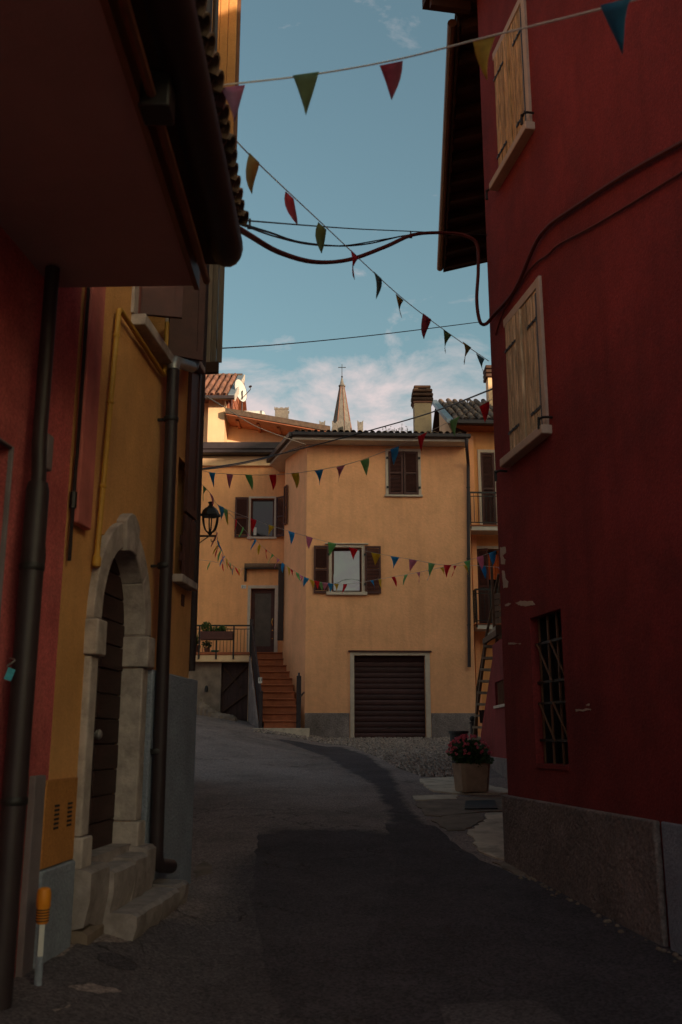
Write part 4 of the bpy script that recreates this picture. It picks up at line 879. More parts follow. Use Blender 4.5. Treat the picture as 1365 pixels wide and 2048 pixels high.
# eaves: soffit, cornice, gutter, tile ends
SE0 = wg(586, 880, .55)[0]; SE1 = wg(938, 880, .55)[0]
q0 = WG.pt(SE0, EVZ + .02, .55); q1 = WG.pt(SE1, EVZ + .02, .55); q2 = WG.pt(SE1, EVZ + .02, -.2); 
lf0 = at(541, 897, 30.2)
q3 = V(lf0.x, lf0.y, EVZ + .02); q4 = V(PB.x - .1, PB.y + .3, EVZ + .02); q5 = WG.pt(sL + .8, EVZ + .02, -3)
mb = MB(); mb.prism([q0, q1, q2, q5, q4, q3], (0, 0, .09)); mb.build('soffit', M['pale'], gh_)
roofm = MB()
rz = EVZ + .115
roofm.prism([V(q0.x, q0.y, rz), V(q1.x, q1.y, rz), V(q2.x, q2.y, rz), V(q5.x, q5.y, rz), V(q4.x, q4.y, rz), V(q3.x, q3.y, rz)], (0, 0, .07))
rfp = [WG.pt(SE0, rz + .075, .53), WG.pt(SE1 - .02, rz + .075, .53), WG.pt(SE1 - .02, rz + 1.0, -5), WG.pt(SE0 + .6, rz + 1.0, -5)]
roofm.prism(rfp, (0, 0, .03)); roofm.face([q3 + V(0, 0, .17), rfp[0], rfp[3]]); roofm.face([q1 + V(0, 0, .17), rfp[1], rfp[2], q2 + V(0, 0, .17)])
grf = roofm.build('roof', M['eavewood'], gh_, smooth=0)
mb = MB(); mb.bar(WG.pt(SE0 - .03, EVZ + .17, .62), WG.pt(SE1 + .05, EVZ + .17, .62), .15, .13); mb.build('gutter', M['metal'], grf, bevel=.03)
mb = MB(); mb.bar(q3 + V(-.06, -.06, .14), WG.pt(SE0 - .05, EVZ + .16, .62), .12, .16); mb.build('side_gutter', M['metal'], grf, bevel=.02)
tl = halftile('tile', .085, .07, .42, .014)
rr = random.Random(3); a = SE0 + .12; slg = math.atan2(.93, 5.5)
while a < SE1 - .1:
    for row in range(2):
        p = WG.pt(a + rr.uniform(-.012, .012), rz + .115 + row * .06 + rr.uniform(0, .012), .60 - row * .36 + rr.uniform(-.03, .03)); Mx = Matrix.Translation(p) @ Matrix.Rotation(R(90 + 2.5) + rr.uniform(-.05, .05), 4, 'Z') @ Matrix.Rotation(-slg, 4, 'Y'); inst('tile', tl, grf, Mx)
    a += .19
# downpipe at the right end
m_ = MB(); pu = [wg(932, 890, .5), wg(934, 905, .1), wg(937, 930, .09), wg(939, 1334, .09)]
m_.tube(arc_path([WG.pt(SE1 - .08, EVZ + .12, .62), WG.pt(SE1 - .08, EVZ - .18, .6), WG.pt(pu[2][0], EVZ - .55, .09), WG.pt(pu[3][0], wg(939, 1334, .09)[1], .09)], .16), .05, 10)
gdp = m_.build('downpipe', M['metal'], gh_)
for z in (EVZ - 1.3, EVZ - 3.5, EVZ - 5.5):
    m_ = MB(); t = (EVZ - .55 - z) / 6; m_.lathe(WG.pt(pu[3][0] + (pu[2][0] - pu[3][0]) * (1 - t), z, .09), [(.052, -.02), (.06, -.012), (.06, .012), (.052, .02)], 10); m_.build('clamp', M['iron'], gdp)
# chimney
def chim(parent_label, c, w_, d_, z0, z1, m, layers, name='chimney'):
    t = thing(name, V(c.x, c.y, z0), parent_label, 'chimney')
    mb_ = MB(); mb_.abox(c.x - w_ / 2, c.x + w_ / 2, c.y - d_ / 2, c.y + d_ / 2, z0, z1); mb_.build('stack', m, t, bevel=.01)
    return t
cc = at(846, 805, 29.6); cz0 = at(846, 872, 29.6).z - .3; cw = 36 * 29.6 / F
ct = chim('mossy plastered chimney with a stacked tile cap on the garage house roof', V(cc.x, cc.y + .3, 0), cw, cw, cz0, cc.z, mat('mossy_chimney_plaster', (.45, .33, .20), .9, .3, 3, .5, 30, dirt=(.16, .14, .09), dirt_amt=.8, dirt_scale=3), 4)
mb = MB(); mb.abox(cc.x - cw / 2 - .03, cc.x + cw / 2 + .03, cc.y + .3 - cw / 2 - .03, cc.y + .3 + cw / 2 + .03, cc.z + .001, cc.z + .06); mb.build('brick_course', M['ribbrick'], ct)
z = cc.z + .062
for k, (ww, h) in enumerate(((.70, .12), (.70, .11), (.66, .11), (.56, .10))):
    if k:
        mb = MB()
        for sx in (-1, 1):
            for sy in (-1, 1): mb.abox(cc.x + sx * .2 - .06, cc.x + sx * .2 + .06, cc.y + .3 + sy * .2 - .06, cc.y + .3 + sy * .2 + .06, z + .0005, z + .0395)
        mb.build('spacer', M['terra_dark'], ct); z += .04
    mb = MB(); mb.abox(cc.x - ww / 2, cc.x + ww / 2, cc.y + .3 - ww / 2, cc.y + .3 + ww / 2, z, z + h); mb.build('cap_slab', M['eavewood'], ct, bevel=.035); z += h
# weeds on the roof
rr = random.Random(9); wd = MB()
for cu, cv, nn_, hgt in ((770, 866, 26, .28), (785, 864, 30, .22), (808, 862, 14, .35), (862, 868, 10, .2), (735, 867, 12, .18), (812, 866, 16, .25)):
    p = at(cu, cv + 3, 28.2)
    for k in range(nn_):
        b = p + V(rr.uniform(-.2, .2), rr.uniform(-.05, .3), -.05); t = b + V(rr.uniform(-.12, .12), rr.uniform(-.1, .1), hgt * rr.uniform(.4, 1.1)); sdv = V(.012, .004, 0)
        wd.face([b - sdv, b + sdv, t]); m2 = (b + t) / 2
        for q in range(3):
            c = b + (t - b) * rr.uniform(.3, 1); wd.face([c, c + V(rr.uniform(-.05, .05), rr.uniform(-.03, .03), rr.uniform(0, .04)), c + V(rr.uniform(-.05, .05), 0, rr.uniform(.01, .05))])
tag(wd.build('roof_weeds', M['moss'], kind='stuff', smooth=0), 'dry weeds growing along the garage house roof edge', 'weeds')
# ================================================================ left wing with stairs and terrace
WW = Wall((-7.5, 31.0), (PB.x + .1, 31.0), (0, -1))
lwg = thing('stair_house', V(-3.5, 31, 2.0), 'deep yellow left wing with a front door at the top of brick stairs', 'house')
def ww(u, v, o=0): return WW.uv(u, v, o)
LAND = ww(530, 1311)[1]
dd = (ww(502, 1200)[0], ww(550, 1200)[0], LAND + .01, ww(530, 1177)[1])
vw = (ww(502, 1030)[0], ww(549, 1030)[0], ww(530, 1074)[1], ww(530, 997)[1])
WEZ = ww(470, 905, .5)[1]
gt = (ww(442, 1400)[0] - .3, ww(500, 1400)[0] + .1, 1.5, LAND - .5)
mb = MB(); WW.panel(mb, 0, WW.L, 1.0, WEZ + .3, [dd, vw], t=.42); mb.build('wall', M['yellow2'], lwg)
mb = MB(); WW.box(mb, .0, WW.L - .01, 1.0, WEZ + .28, -3, -.425); mb.build('core_wall', M['yellow2'], lwg)
window(WW, lwg, *vw, depth=.12, sill=(M['trim'], .08, .07, .1), surround=(M['trim'], .07), fw=.06)
m_ = MB(); WW.box(m_, vw[0] + .09, vw[0] + .19, vw[2] + .09, vw[2] + .36, -.149, -.145); m_.build('paper_notice', M['white'], lwg)
shutter(WW, lwg, vw[0] - .08, .05, -WW.d + WW.n * .04, .44, vw[2] - .02, vw[3] + .03, M['brown'])
shutter(WW, lwg, vw[1] + .07, .05, WW.d * .75 + WW.n * .55, .36, vw[2] - .02, vw[3] + .03, M['brown'])
p_ = WS.uv(572, 1010)
shutter(WS, lwg, WS.L - .02, .04, -WS.d + WS.n * .06, .30, at(572, 1048, 29.4).z - .02, at(572, 972, 29.4).z, M['brown'])
# cornice and flat eave
mb = MB(); WW.box(mb, -.2, WW.L - .02, WEZ - .35, WEZ - .002, .002, .12); mb.build('cornice', M['cream'], lwg, bevel=.03)
mb = MB(); WW.box(mb, -.2, WW.L - .25, WEZ, WEZ + .12, -.3, .50); wr_ = mb.build('roof', M['metal'], lwg, bevel=.02)
mb = MB(); WW.box(mb, -.2, WW.L - .25, WEZ + .122, WEZ + .36, -3.3, .54); mb.build('fascia_board', M['metal'], wr_, bevel=.02)
# door
sr = MB(); WW.box(sr, dd[0] - .10, dd[0], dd[2], dd[3] + .10, -.03, .03); WW.box(sr, dd[1], dd[1] + .12, dd[2], dd[3] + .10, -.03, .03); WW.box(sr, dd[0] + .001, dd[1] - .001, dd[3], dd[3] + .10, -.03, .028); sr.build('door_surround', M['trim'], lwg, bevel=.005)
d_ = MB(); WW.box(d_, dd[0], dd[0] + .13, dd[2], dd[3], -.2, -.15); WW.box(d_, dd[1] - .13, dd[1], dd[2], dd[3], -.2, -.15); WW.box(d_, dd[0] + .13, dd[1] - .13, dd[2], dd[2] + .30, -.2, -.15); WW.box(d_, dd[0] + .13, dd[1] - .13, dd[3] - .14, dd[3], -.2, -.15)
d_ = d_.build('door', M['brown'], lwg)
m_ = MB(); WW.box(m_, dd[0] + .12, dd[1] - .12, dd[2] + .29, dd[3] - .13, -.19, -.17); m_.build('pane', M['frosted'], d_)
brass = mat('brass', (.75, .42, .12), .25, .1, 8, 0, metal=.9)
m_ = MB(); m_.tube(spline([WW.pt(dd[1] - .07, dd[2] + .98, -.15), WW.pt(dd[1] - .07, dd[2] + .98, -.09), WW.pt(dd[1] - .09, dd[2] + 1.1, -.08), WW.pt(dd[1] - .06, dd[2] + 1.2, -.09)], 4), .014, 6); m_.build('handle', brass, d_)
m_ = MB(); m_.lathe(WW.pt(dd[1] - .07, dd[2] + .82, -.149), [(.022, 0), (.02, .01)], 8, WW.n); m_.lathe(WW.pt(dd[1] - .07, dd[2] + .55, -.149), [(.018, 0), (.016, .01)], 8, WW.n); m_.build('lock', brass, d_)
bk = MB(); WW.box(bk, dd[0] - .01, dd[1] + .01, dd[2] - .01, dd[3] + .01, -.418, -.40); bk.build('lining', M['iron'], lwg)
# plate with a house number
def digits(mb_, txt, origin, ex, ez, h, depth):
    seg = {'0': 'abcdef', '1': 'bc', '2': 'abged', '3': 'abgcd'}; w_ = h * .5; t = h * .17
    for i, ch in enumerate(txt):
        o_ = origin + ex * (i * w_ * 1.55); R_ = {'a': (0, h - t, w_, h), 'b': (w_ - t, h / 2, w_, h), 'c': (w_ - t, 0, w_, h / 2), 'd': (0, 0, w_, t), 'e': (0, 0, t, h / 2), 'f': (0, h / 2, t, h), 'g': (0, h / 2 - t / 2, w_, h / 2 + t / 2)}
        for s_ in seg[ch]:
            x0, z0, x1, z1 = R_[s_]; mb_.box(o_ + ex * x0 + ez * z0, ex * (x1 - x0), depth, ez * (z1 - z0))
pa, pz_ = ww(483, 1177); np_ = thing('number_plate', WW.pt(pa + .07, pz_, .01), 'small white house number plate left of the front door', 'plate')
m_ = MB(); WW.box(m_, pa, pa + .16, pz_, pz_ + .115, .003, .016); m_.build('plate', M['white'], np_, bevel=.003)
m_ = MB(); digits(m_, '21', WW.pt(pa + .035, pz_ + .022, .0165), WW.d, V(0, 0, 1), .07, WW.n * .003); m_.build('digits', M['ink'], np_, smooth=0)
# awning roller over the door
aw = thing('awning', WW.pt(dd[0], ww(530, 1133)[1], .1), 'rolled dark awning on brackets above the front door', 'awning')
az = ww(530, 1133)[1]; x0, x1 = ww(491, 1133)[0], ww(573, 1133)[0]
m_ = MB(); m_.tube([WW.pt(x0, az, .12), WW.pt(x1, az, .12)], .085, 12); m_.build('roller', mat('awning_cloth', (.18, .11, .07), .85, .2, 6, .1), aw)
for x in (x0 + .02, ww(562, 1133)[0]):
    m_ = MB(); WW.box(m_, x - .04, x + .04, az - .5, az + .1, .002, .04); m_.bar(WW.pt(x, az - .45, .05), WW.pt(x, az, .14), .05, .03); m_.build('bracket', M['iron'], aw)
m_ = MB(); WW.box(m_, x0, x1, az - .10, az - .07, .02, .21); m_.build('front_bar', M['iron'], aw)
sc_ = thing('screen_leaf', WS.pt(WS.L - .1, LAND, .05), 'tall narrow dark door leaf folded against the side wall', 'door')
zs0, zs1 = at(569, 1281, 29.45).z, at(569, 1128, 29.45).z
m_ = MB(); P = WS.pt(WS.L - .08, zs0, .02); m_.box(P, WS.d * .05, WS.n * .16 + V(-.02, 0, 0), (0, 0, zs1 - zs0)); m_.build('leaf', M['metal'], sc_, bevel=.006)
m_ = MB(); m_.box(P + WS.n * .165 + V(-.022, -.0, .9), WS.d * .03, WS.n * .012, (0, 0, .45)); m_.build('handle', M['zinc'], sc_)
# terrace slab
TY0 = 29.7
TX1 = at(503, 1312, TY0).x; TX0 = -7.4; TZ = LAND
te = thing('terrace', V(-4.5, TY0, 2.0), 'raised terrace with railing beside the front door', 'terrace')
mb = MB(); mb.abox(TX0, TX1, TY0, 30.99, TZ - .30, TZ - .09); mb.build('slab', M['cream'], te, bevel=.01)
mb = MB(); x = TX0
k = 0
while x < TX1:
    m_ = MB(); m_.abox(x, min(x + .30, TX1 + .02), TY0 - .03, 30.985, TZ - .088, TZ - .002); m_.build('floor_tile', M['brickstep'], te, bevel=.008); x += .305
mb = MB(); mb.abox(TX0, at(441, 1400, 29.9).x, 29.95, 30.98, 1.2, TZ - .302); mb.build('support_wall', M['concrete2'], te)
mb = MB(); mb.abox(TX1 - .10, TX1 - .002, 29.95, 30.98, 1.2, TZ - .302); mb.build('pier', M['cream'], te)
rail = MB(); RT = at(440, 1251, TY0).z; RM = at(440, 1258, TY0).z; RB = at(440, 1307, TY0).z
for z, t in ((RT, .045), (RM, .022), (RB, .025)): rail.bar(V(TX0, TY0 + .02, z), V(TX1, TY0 + .02, z), .03, t)
rail = rail.build('railing', M['iron'], te)
x = TX1 - .02; k = 0
while x > at(380, 1280, TY0).x - .5:
    if k % 5 == 0:
        m_ = MB(); m_.bar(V(x, TY0 - .02, TZ - .22), V(x, TY0 - .02, RT), .045, .045, up=(0, 1, 0)); m_.build('post', M['iron'], rail)
    else:
        m_ = MB(); m_.tube([V(x, TY0 + .02, RB), V(x, TY0 + .02, RM)], .008, 5); m_.build('baluster', M['iron'], rail)
    x -= .107; k += 1
# gate under the terrace
gx0, gx1 = at(441, 1400, 29.97).x, TX1 - .105; gz0 = ground(gx0, 30) - .1; gz1 = TZ - .31
gate = thing('undercroft_gate', V((gx0 + gx1) / 2, 30, gz0), 'dark diagonal boarded gate under the terrace', 'gate')
m_ = MB(); m_.abox(gx0 + .005, gx1 - .005, 30.12, 30.16, gz0, gz1); m_.build('leaf', M['darkwood'], gate)
rr = random.Random(6)
for k in range(9):
    xa = gx0 + .03 + k * (gx1 - gx0 - .06) / 9; m_ = MB(); m_.abox(xa + .004, xa + (gx1 - gx0 - .06) / 9 - .004, 30.095 + rr.uniform(0, .008), 30.119, gz0 + .02, gz1 - .02); m_.build('board', M['darkwood'], gate)
for (a_, b2_) in (((gx0 + .05, gz1 - .9), (gx1 - .05, gz1 - .08)), ((gx0 + .05, gz0 + .25), (gx1 - .05, gz1 - .95)), ((gx0 + .05, gz1 - .12), (gx0 + .6, gz1 - .75))):
    m_ = MB(); m_.bar(V(a_[0], 30.07, a_[1]), V(b2_[0], 30.07, b2_[1]), .04, .10, up=(0, 1, 0)) ; m_.build('brace', M['eavewood'], gate)
# rubble stone kerb rising left
rr = random.Random(14); ks = thing('stone_kerb', gnd(430, 1430), 'rough stone kerb at the foot of the terrace wall', 'kerb')
for k in range(9):
    u_ = 396 + k * 8; v_ = 1392 + k * 6.2; p = at(u_, v_ + 6, 29.3 - k * .03); gz = ground(p.x, p.y); h = max(.15, p.z - gz)
    m_ = MB(); m_.lathe(V(p.x, p.y + .2, gz - .1), [(.2, 0), (.22, .1), (.19 + rr.uniform(-.03, .03), h * .6 + .1), (.08, h + .12)], 6); m_.build('kerb_stone', M['concrete2'], ks, smooth=20)
m_ = MB(); m_.lathe(at(413, 1384, 29.85), [(.05, 0), (.06, .1), (.045, .16), (.02, .2)], 8); hyd = m_.build('pipe_stub', M['iron'], None, loc=at(413, 1384, 29.85)); tag(hyd, 'short iron pipe stub on the wall below the terrace', 'pipe')
# stairs
sta = thing('brick_stairs', V(-1.7, 28, 1.8), 'terracotta brick stairs climbing to the front door', 'stairs')
n = 11; TYT = 29.72; TYB = 27.35; zb0 = at(560, 1456, TYB).z
xl_t, xr_t = at(508, 1312, TYT).x, WS.pt(0, 0).x
for k in range(n):
    f0 = (n - 1 - k) / n; f1 = (n - k) / n                    # k=0 top step
    yf = TYT - (TYT - TYB) * (k + 1) / n if k else TYT - (TYT - TYB) / n
    yf = TYT + (TYB - TYT) * (k / (n - 1)); yb = TYT + .9 if k == 0 else TYT + (TYB - TYT) * ((k - 1) / (n - 1)) + .06
    zt2 = TZ + (zb0 - TZ) * (k / n) - .004; zl = TZ + (zb0 - TZ) * ((k + 1) / n)
    t = k / (n - 1); xl = xl_t + (at(528, 1455, TYB).x - xl_t) * t; xr = at(574, 1312, TYT).x + (at(600, 1455, TYB).x - at(574, 1312, TYT).x) * t
    m_ = MB(); m_.abox(xl, xr, yf + .02, max(yb, yf + .2), zl - .25 if k == n - 1 else zl - .04, zt2 - .035); s_ = m_.build('step', M['brickstep'], sta)
    m_ = MB(); m_.abox(xl - .01, xr + .01, yf - .015, max(yb, yf + .2), zt2 - .034, zt2); m_.build('tread', M['brickstep'], s_, bevel=.008)
m_ = MB(); m_.abox(at(528, 1455, TYB).x - .35, at(612, 1460, TYB).x + .1, TYB - .18, TYB + .4, zb0 - .3, zb0 - .005); m_.build('base_slab', M['concrete'], sta, bevel=.01)
# left stringer wall and railing
xt, xb = xl_t - .03, at(527, 1455, TYB).x - .03
m_ = MB(); m_.prism([V(xt - .12, TYT, TZ - .1), V(xb - .12, TYB - .02, zb0 - .1), V(xb - .12, TYB - .02, zb0 - .3), V(xt - .12, TYT + .1, zb0)], (.05, 0, 0)); m_.build('stringer', M['grey'], sta)
rl = MB(); rl.bar(V(xt - .06, TYT + .05, TZ + .98), V(xb - .05, TYB - .05, zb0 + .98), .05, .05); rl.bar(V(xt - .06, TYT + .05, TZ + .12), V(xb - .05, TYB - .05, zb0 + .12), .03, .03); rl = rl.build('railing', M['metal'], sta)
for k in range(14):
    t = k / 13; p = V(xt - .06, TYT, TZ).lerp(V(xb - .05, TYB, zb0), t); m_ = MB(); big = k in (0, 13)
    m_.bar(p + V(0, 0, .0 if big else .12), p + V(0, 0, 1.02), .10 if big else .03, .10 if big else .03, up=(0, 1, 0)); m_.build('post' if big else 'baluster', M['metal'], rl)
m_ = MB(); m_.prism([V(xt - .07, TYT + .02, TZ + .1), V(xb - .06, TYB, zb0 + .1), V(xb - .06, TYB, zb0 + .92), V(xt - .07, TYT + .02, TZ + .92)], (.02, 0, 0)); m_.build('sheet_panel', M['metal'], rl)
xq = at(598, 1400, TYB).x; zq = at(598, 1352, TYB).z
m_ = MB(); m_.bar(V(xq, TYB, zb0 - .01), V(xq, TYB, zq), .13, .10, up=(0, 1, 0)); m_.lathe(V(xq, TYB, zq), [(.05, 0), (.03, .03), (.03, .08), (.01, .1)], 8); m_.build('newel_post', M['metal'], sta)
m_ = MB(); m_.bar(V(xq + .12, TYB + .55, zb0 + 1.0), V(xq + .02, TYB, zb0 + .85), .04, .04); m_.build('hand_rail', M['metal'], sta)
pp = at(517, 1360, TYB - .1); n2 = thing('number_plate', pp, 'small white house number plate on the stair post', 'plate')
m_ = MB(); m_.abox(pp.x, pp.x + .11, TYB - .115, TYB - .105, pp.z - .09, pp.z + .07); m_.build('plate', M['white'], n2, bevel=.002)
m_ = MB(); digits(m_, '23', V(pp.x + .018, TYB - .116, pp.z - .03), V(1, 0, 0), V(0, 0, 1), .07, V(0, -.003, 0)); m_.build('digits', M['ink'], n2, smooth=0)
# plants on the terrace
def bush(mb_, c, rx, ry, rz_, nlf, size, rr_):
    for k in range(nlf):
        while True:
            q = V(rr_.uniform(-1, 1), rr_.uniform(-1, 1), rr_.uniform(-1, 1))
            if q.length <= 1: break
        p = c + V(q.x * rx, q.y * ry, q.z * rz_); a = V(rr_.uniform(-1, 1), rr_.uniform(-1, 1), rr_.uniform(-.4, 1)).normalized(); b = a.orthogonal().normalized(); s_ = size * rr_.uniform(.6, 1.3)
        mb_.face([p - a * s_, p + b * s_ * .45, p + a * s_, p - b * s_ * .45])
fb = at(434, 1272, TY0 - .12); fx = thing('flower_box', V(fb.x, fb.y, fb.z - .15), 'brown flower box with green plants hung on the terrace railing', 'flower box')
bx0, bx1 = at(402, 1272, TY0 - .1).x, at(467, 1272, TY0 - .1).x
m_ = MB(); m_.abox(bx0, bx1, TY0 - .24, TY0 - .03, at(434, 1281, TY0).z, at(434, 1264, TY0).z); m_.build('box', M['brown'], fx, bevel=.015)
rr = random.Random(20); m_ = MB()
bush(m_, at(413, 1254, TY0 - .13), .18, .12, .16, 190, .05, rr); bush(m_, at(430, 1260, TY0 - .13), .25, .12, .10, 160, .045, rr); bush(m_, at(445, 1258, TY0 - .13), .16, .12, .10, 130, .05, rr)
m_.build('foliage', M['leaf'], fx, kind='stuff', smooth=0)
pg = at(391, 1310, TY0 + .5); pl = thing('potted_agave', V(pg.x, pg.y, TZ), 'spiky potted plant at the left end of the terrace', 'plant')
m_ = MB(); m_.lathe(V(pg.x, pg.y, TZ), [(.11, 0), (.16, .22), (.17, .24), (.15, .25)], 12); m_.build('pot', M['terracotta'], pl)
m_ = MB()
for k in range(30):
    a = rr.uniform(0, 6.28); L_ = rr.uniform(.35, .85); el = rr.uniform(.3, 1.4); d_v = V(math.cos(a) * math.cos(el), math.sin(a) * math.cos(el), math.sin(el)); sd2 = d_v.cross(V(0, 0, 1)).normalized() * .022; b = V(pg.x, pg.y, TZ + .24); mdd = b + d_v * L_ * .5 + V(0, 0, .03); t = b + d_v * L_ - V(0, 0, .06)
    m_.face([b - sd2, b + sd2, mdd + sd2 * .9, mdd - sd2 * .9]); m_.face([mdd - sd2 * .9, mdd + sd2 * .9, t])
m_.build('leaves', M['leaf'], pl, kind='stuff', smooth=0)
pg = at(414, 1309, TY0 + .3); pl = thing('potted_shrub', V(pg.x, pg.y, TZ), 'small potted shrub behind the terrace railing', 'plant')
m_ = MB(); m_.lathe(V(pg.x, pg.y, TZ), [(.07, 0), (.1, .13), (.09, .14)], 10); m_.build('pot', M['terracotta'], pl); m_ = MB(); bush(m_, V(pg.x, pg.y, TZ + .26), .16, .14, .13, 160, .04, rr); m_.build('foliage', M['leaf'], pl, kind='stuff', smooth=0)
pg = at(430, 1310, TY0 + .2); m_ = MB(); m_.lathe(V(pg.x, pg.y, TZ), [(.10, 0), (.13, .05), (.13, .065), (.11, .07), (.1, .03)], 12); o_ = m_.build('green_dish', mat('green_plastic', (.03, .16, .09), .5, .1, 5, 0), None, loc=V(pg.x, pg.y, TZ)); tag(o_, 'low green plastic dish on the terrace floor', 'dish')
# ================================================================ upper house behind the left wing
uh = thing('upper_house', V(-4.5, 34, 2.2), 'cream upper house with a tiled roof and orange rafters behind the left wing', 'house')
UY = 33.0
ux0, ux1 = -7.5, at(449, 850, UY).x; uz = at(440, 800, UY).z
mb = MB(); mb.abox(at(416, 850, UY).x, ux1, UY, UY + 3.5, 2, uz); mb.build('pier_wall', M['cream'], uh)
mb = MB(); mb.abox(ux0, at(416, 850, UY).x - .002, UY + .35, UY + 3.5, 2, uz); mb.build('wall', M['cream'], uh)
# long wall under the falling roof
P = [at(449, 905, 34.0), at(449, 836, 34.0), at(625, 866, 34.0), at(625, 905, 34.0)]
P[0].z = 2; P[3].z = 2
mb = MB(); mb.prism(P, (0, 3, 0)); mb.build('long_wall', M['cream'], uh)
ra, rb_ = at(452, 829, 32.7), at(660, 866, 32.7); sv = rb_ - ra
mb = MB(); mb.prism([ra, rb_, rb_ + V(0, 0, .05), ra + V(0, 0, .05)], (0, 4.2, 0)); lr = mb.build('long_roof', M['orangewood'], uh)
mb = MB(); mb.prism([ra + V(-.02, -.04, .052), rb_ + V(.02, -.04, .052), rb_ + V(.02, -.04, .25), ra + V(-.02, -.04, .25)], (0, 4.3, 0)); mb.build('roof_edge', M['terra_dark'], lr)
for k in range(5):
    p = ra.lerp(rb_, (k + .5) / 5); m_ = MB(); m_.bar(p + V(0, .35, -.03), p + V(0, 1.3, -.03), .10, .058); m_.build('rafter', M['orangewood'], lr)
# tiled roof of the pier part
e0, e1 = at(380, 797, UY - .45), at(453, 800, UY - .45); ez = e1.z + .06; RID = at(455, 757, UY + 2.6).z
exl, exr = -7.2, e1.x + .28
base = [V(exl, UY - .45, ez), V(exr, UY - .45, ez), V(exr, UY + 2.6, RID), V(exl, UY + 2.6, RID)]
mb = MB(); mb.prism(base, (0, 0, .06)); mb.prism([V(exl, UY + 2.6, RID), V(exr, UY + 2.6, RID), V(exr, UY + 6, ez), V(exl, UY + 6, ez)], (0, 0, .06)); ur = mb.build('roof', M['orangewood'], uh)
mb = MB(); mb.bar(V(exl, UY - .52, ez + .02), V(exr + .02, UY - .52, ez + .02), .14, .13); mb.build('gutter', M['metal'], ur, bevel=.02)
sdir = (base[2] - base[1]); slen = sdir.length; sang = math.atan2(RID - ez, 3.05)
mb = MB(); up_ = V(0, 0, .07); mb.prism([base[1] + V(-.22, 0, .062), base[1] + V(.02, 0, .062), base[2] + V(.02, 0, .062), base[2] + V(-.22, 0, .062)], (0, 0, .10)); mb.build('verge_flashing', M['bluemetal'], ur)
mb = MB(); mb.prism([base[1] + V(.022, 0, -.10), base[1] + V(.05, 0, -.10), base[2] + V(.05, 0, -.10), base[2] + V(.022, 0, -.10)], (0, 0, .27)); mb.build('verge_board', M['pale'], ur)
ut = halftile('tile', .095, .078, .44, .014)
utm = ut; ut.materials[0] = M['terracotta']
nrow = 9; x = exr - .34; c = 0
while x > at(385, 780, UY).x:
    for r_ in range(nrow):
        t = r_ / nrow; p = V(x, UY - .52, ez + .10).lerp(V(x, UY + 2.55, RID + .10), t) + V(random.uniform(-.012, .012), 0, random.uniform(0, .012))
        Mx = Matrix.Translation(p) @ Matrix.Rotation(R(90), 4, 'Z') @ Matrix.Rotation(-sang - .03, 4, 'Y'); inst('tile', ut, ur, Mx)
    x -= .235; c += 1
rt = halftile('tile', .11, .1, .42, .015); rt.materials[0] = M['terra_dark']
x = exr - .05
while x > at(385, 780, UY).x:
    inst('tile', rt, ur, Matrix.Translation((x, UY + 2.6, RID + .10)) @ Matrix.Rotation(math.pi, 4, 'Z')); x -= .38
# boarded gable on the right side of that part
for k in range(4):
    z0 = uz - .25 + k * .42; y0 = UY + .15 + max(0, (z0 + .42 - ez)) / math.tan(sang) * .9; y0 = min(y0, UY + 2.4); m_ = MB(); m_.abox(ux1 + .02, ux1 + .07 + .02 * k, y0, UY + 3.4, z0, z0 + .41); m_.build('gable_board', M['orangewood'], ur, bevel=.01)
for k in range(4):
    t = .12 + k * .26; p = base[1].lerp(base[2], t); m_ = MB(); m_.abox(ux1 - .1, exr - .01, p.y - .06, p.y + .06, p.z - .13, p.z - .002); m_.build('purlin', M['orangewood'], ur)
# dish
dc = at(482, 781, 33.6); dt = thing('satellite_dish', at(484, 828, 33.6), 'pale satellite dish on a pole beside the upper roof', 'satellite dish')
m_ = MB(); ax = V(.90, -.42, .10).normalized(); m_.lathe(dc, [(.02, -.115), (.15, -.105), (.3, -.078), (.425, -.02), (.43, .0), (.42, .0), (.3, -.055), (.15, -.085), (.02, -.095)], 28, ax); m_.build('dish', M['white'], dt)
m_ = MB(); m_.lathe(dc, [(.425, -.018), (.437, -.018), (.437, .006), (.432, .006)], 28, ax, cap=False); m_.build('rim', M['iron'], dt)
m_ = MB(); pl_ = at(484, 832, 33.75); m_.tube([V(pl_.x, pl_.y, pl_.z - .2), V(pl_.x, pl_.y, dc.z + .05)], .025, 8); m_.build('pole', M['metal'], dt)
m_ = MB(); tip = dc + ax * .42 + V(0, 0, .05); m_.tube([dc + V(0, 0, -.38), tip + V(0, 0, -.12), tip], .014, 6); m_.lathe(tip, [(.035, -.06), (.045, 0), (.03, .05)], 8, ax); m_.build('feed_arm', M['metal'], dt)
# tank on the roof
tkA, tkB = at(486, 838, 36), at(527, 838, 36); tk = thing('water_tank', V((tkA.x + tkB.x) / 2, 36.3, tkA.z), 'white solar water tank lying on the roof beside the dish', 'tank')
zc = (at(505, 817, 36).z + at(505, 838, 36).z) / 2; rad = (at(505, 817, 36).z - at(505, 838, 36).z) / 2
m_ = MB(); m_.lathe(V(tkA.x, 36.3, zc), [(rad * .9, 0), (rad, .03), (rad, (tkB.x - tkA.x) * .93), (rad * .85, (tkB.x - tkA.x)), (rad * .4, (tkB.x - tkA.x) + .06)], 20, (1, 0, 0)); m_.build('cylinder', M['white'], tk)
m_ = MB()
for t in (.84, .90): m_.lathe(V(tkA.x + (tkB.x - tkA.x) * t, 36.3, zc), [(rad + .002, -.012), (rad + .012, -.01), (rad + .012, .01), (rad + .002, .012)], 20, (1, 0, 0))
m_.build('strap', M['iron'], tk)
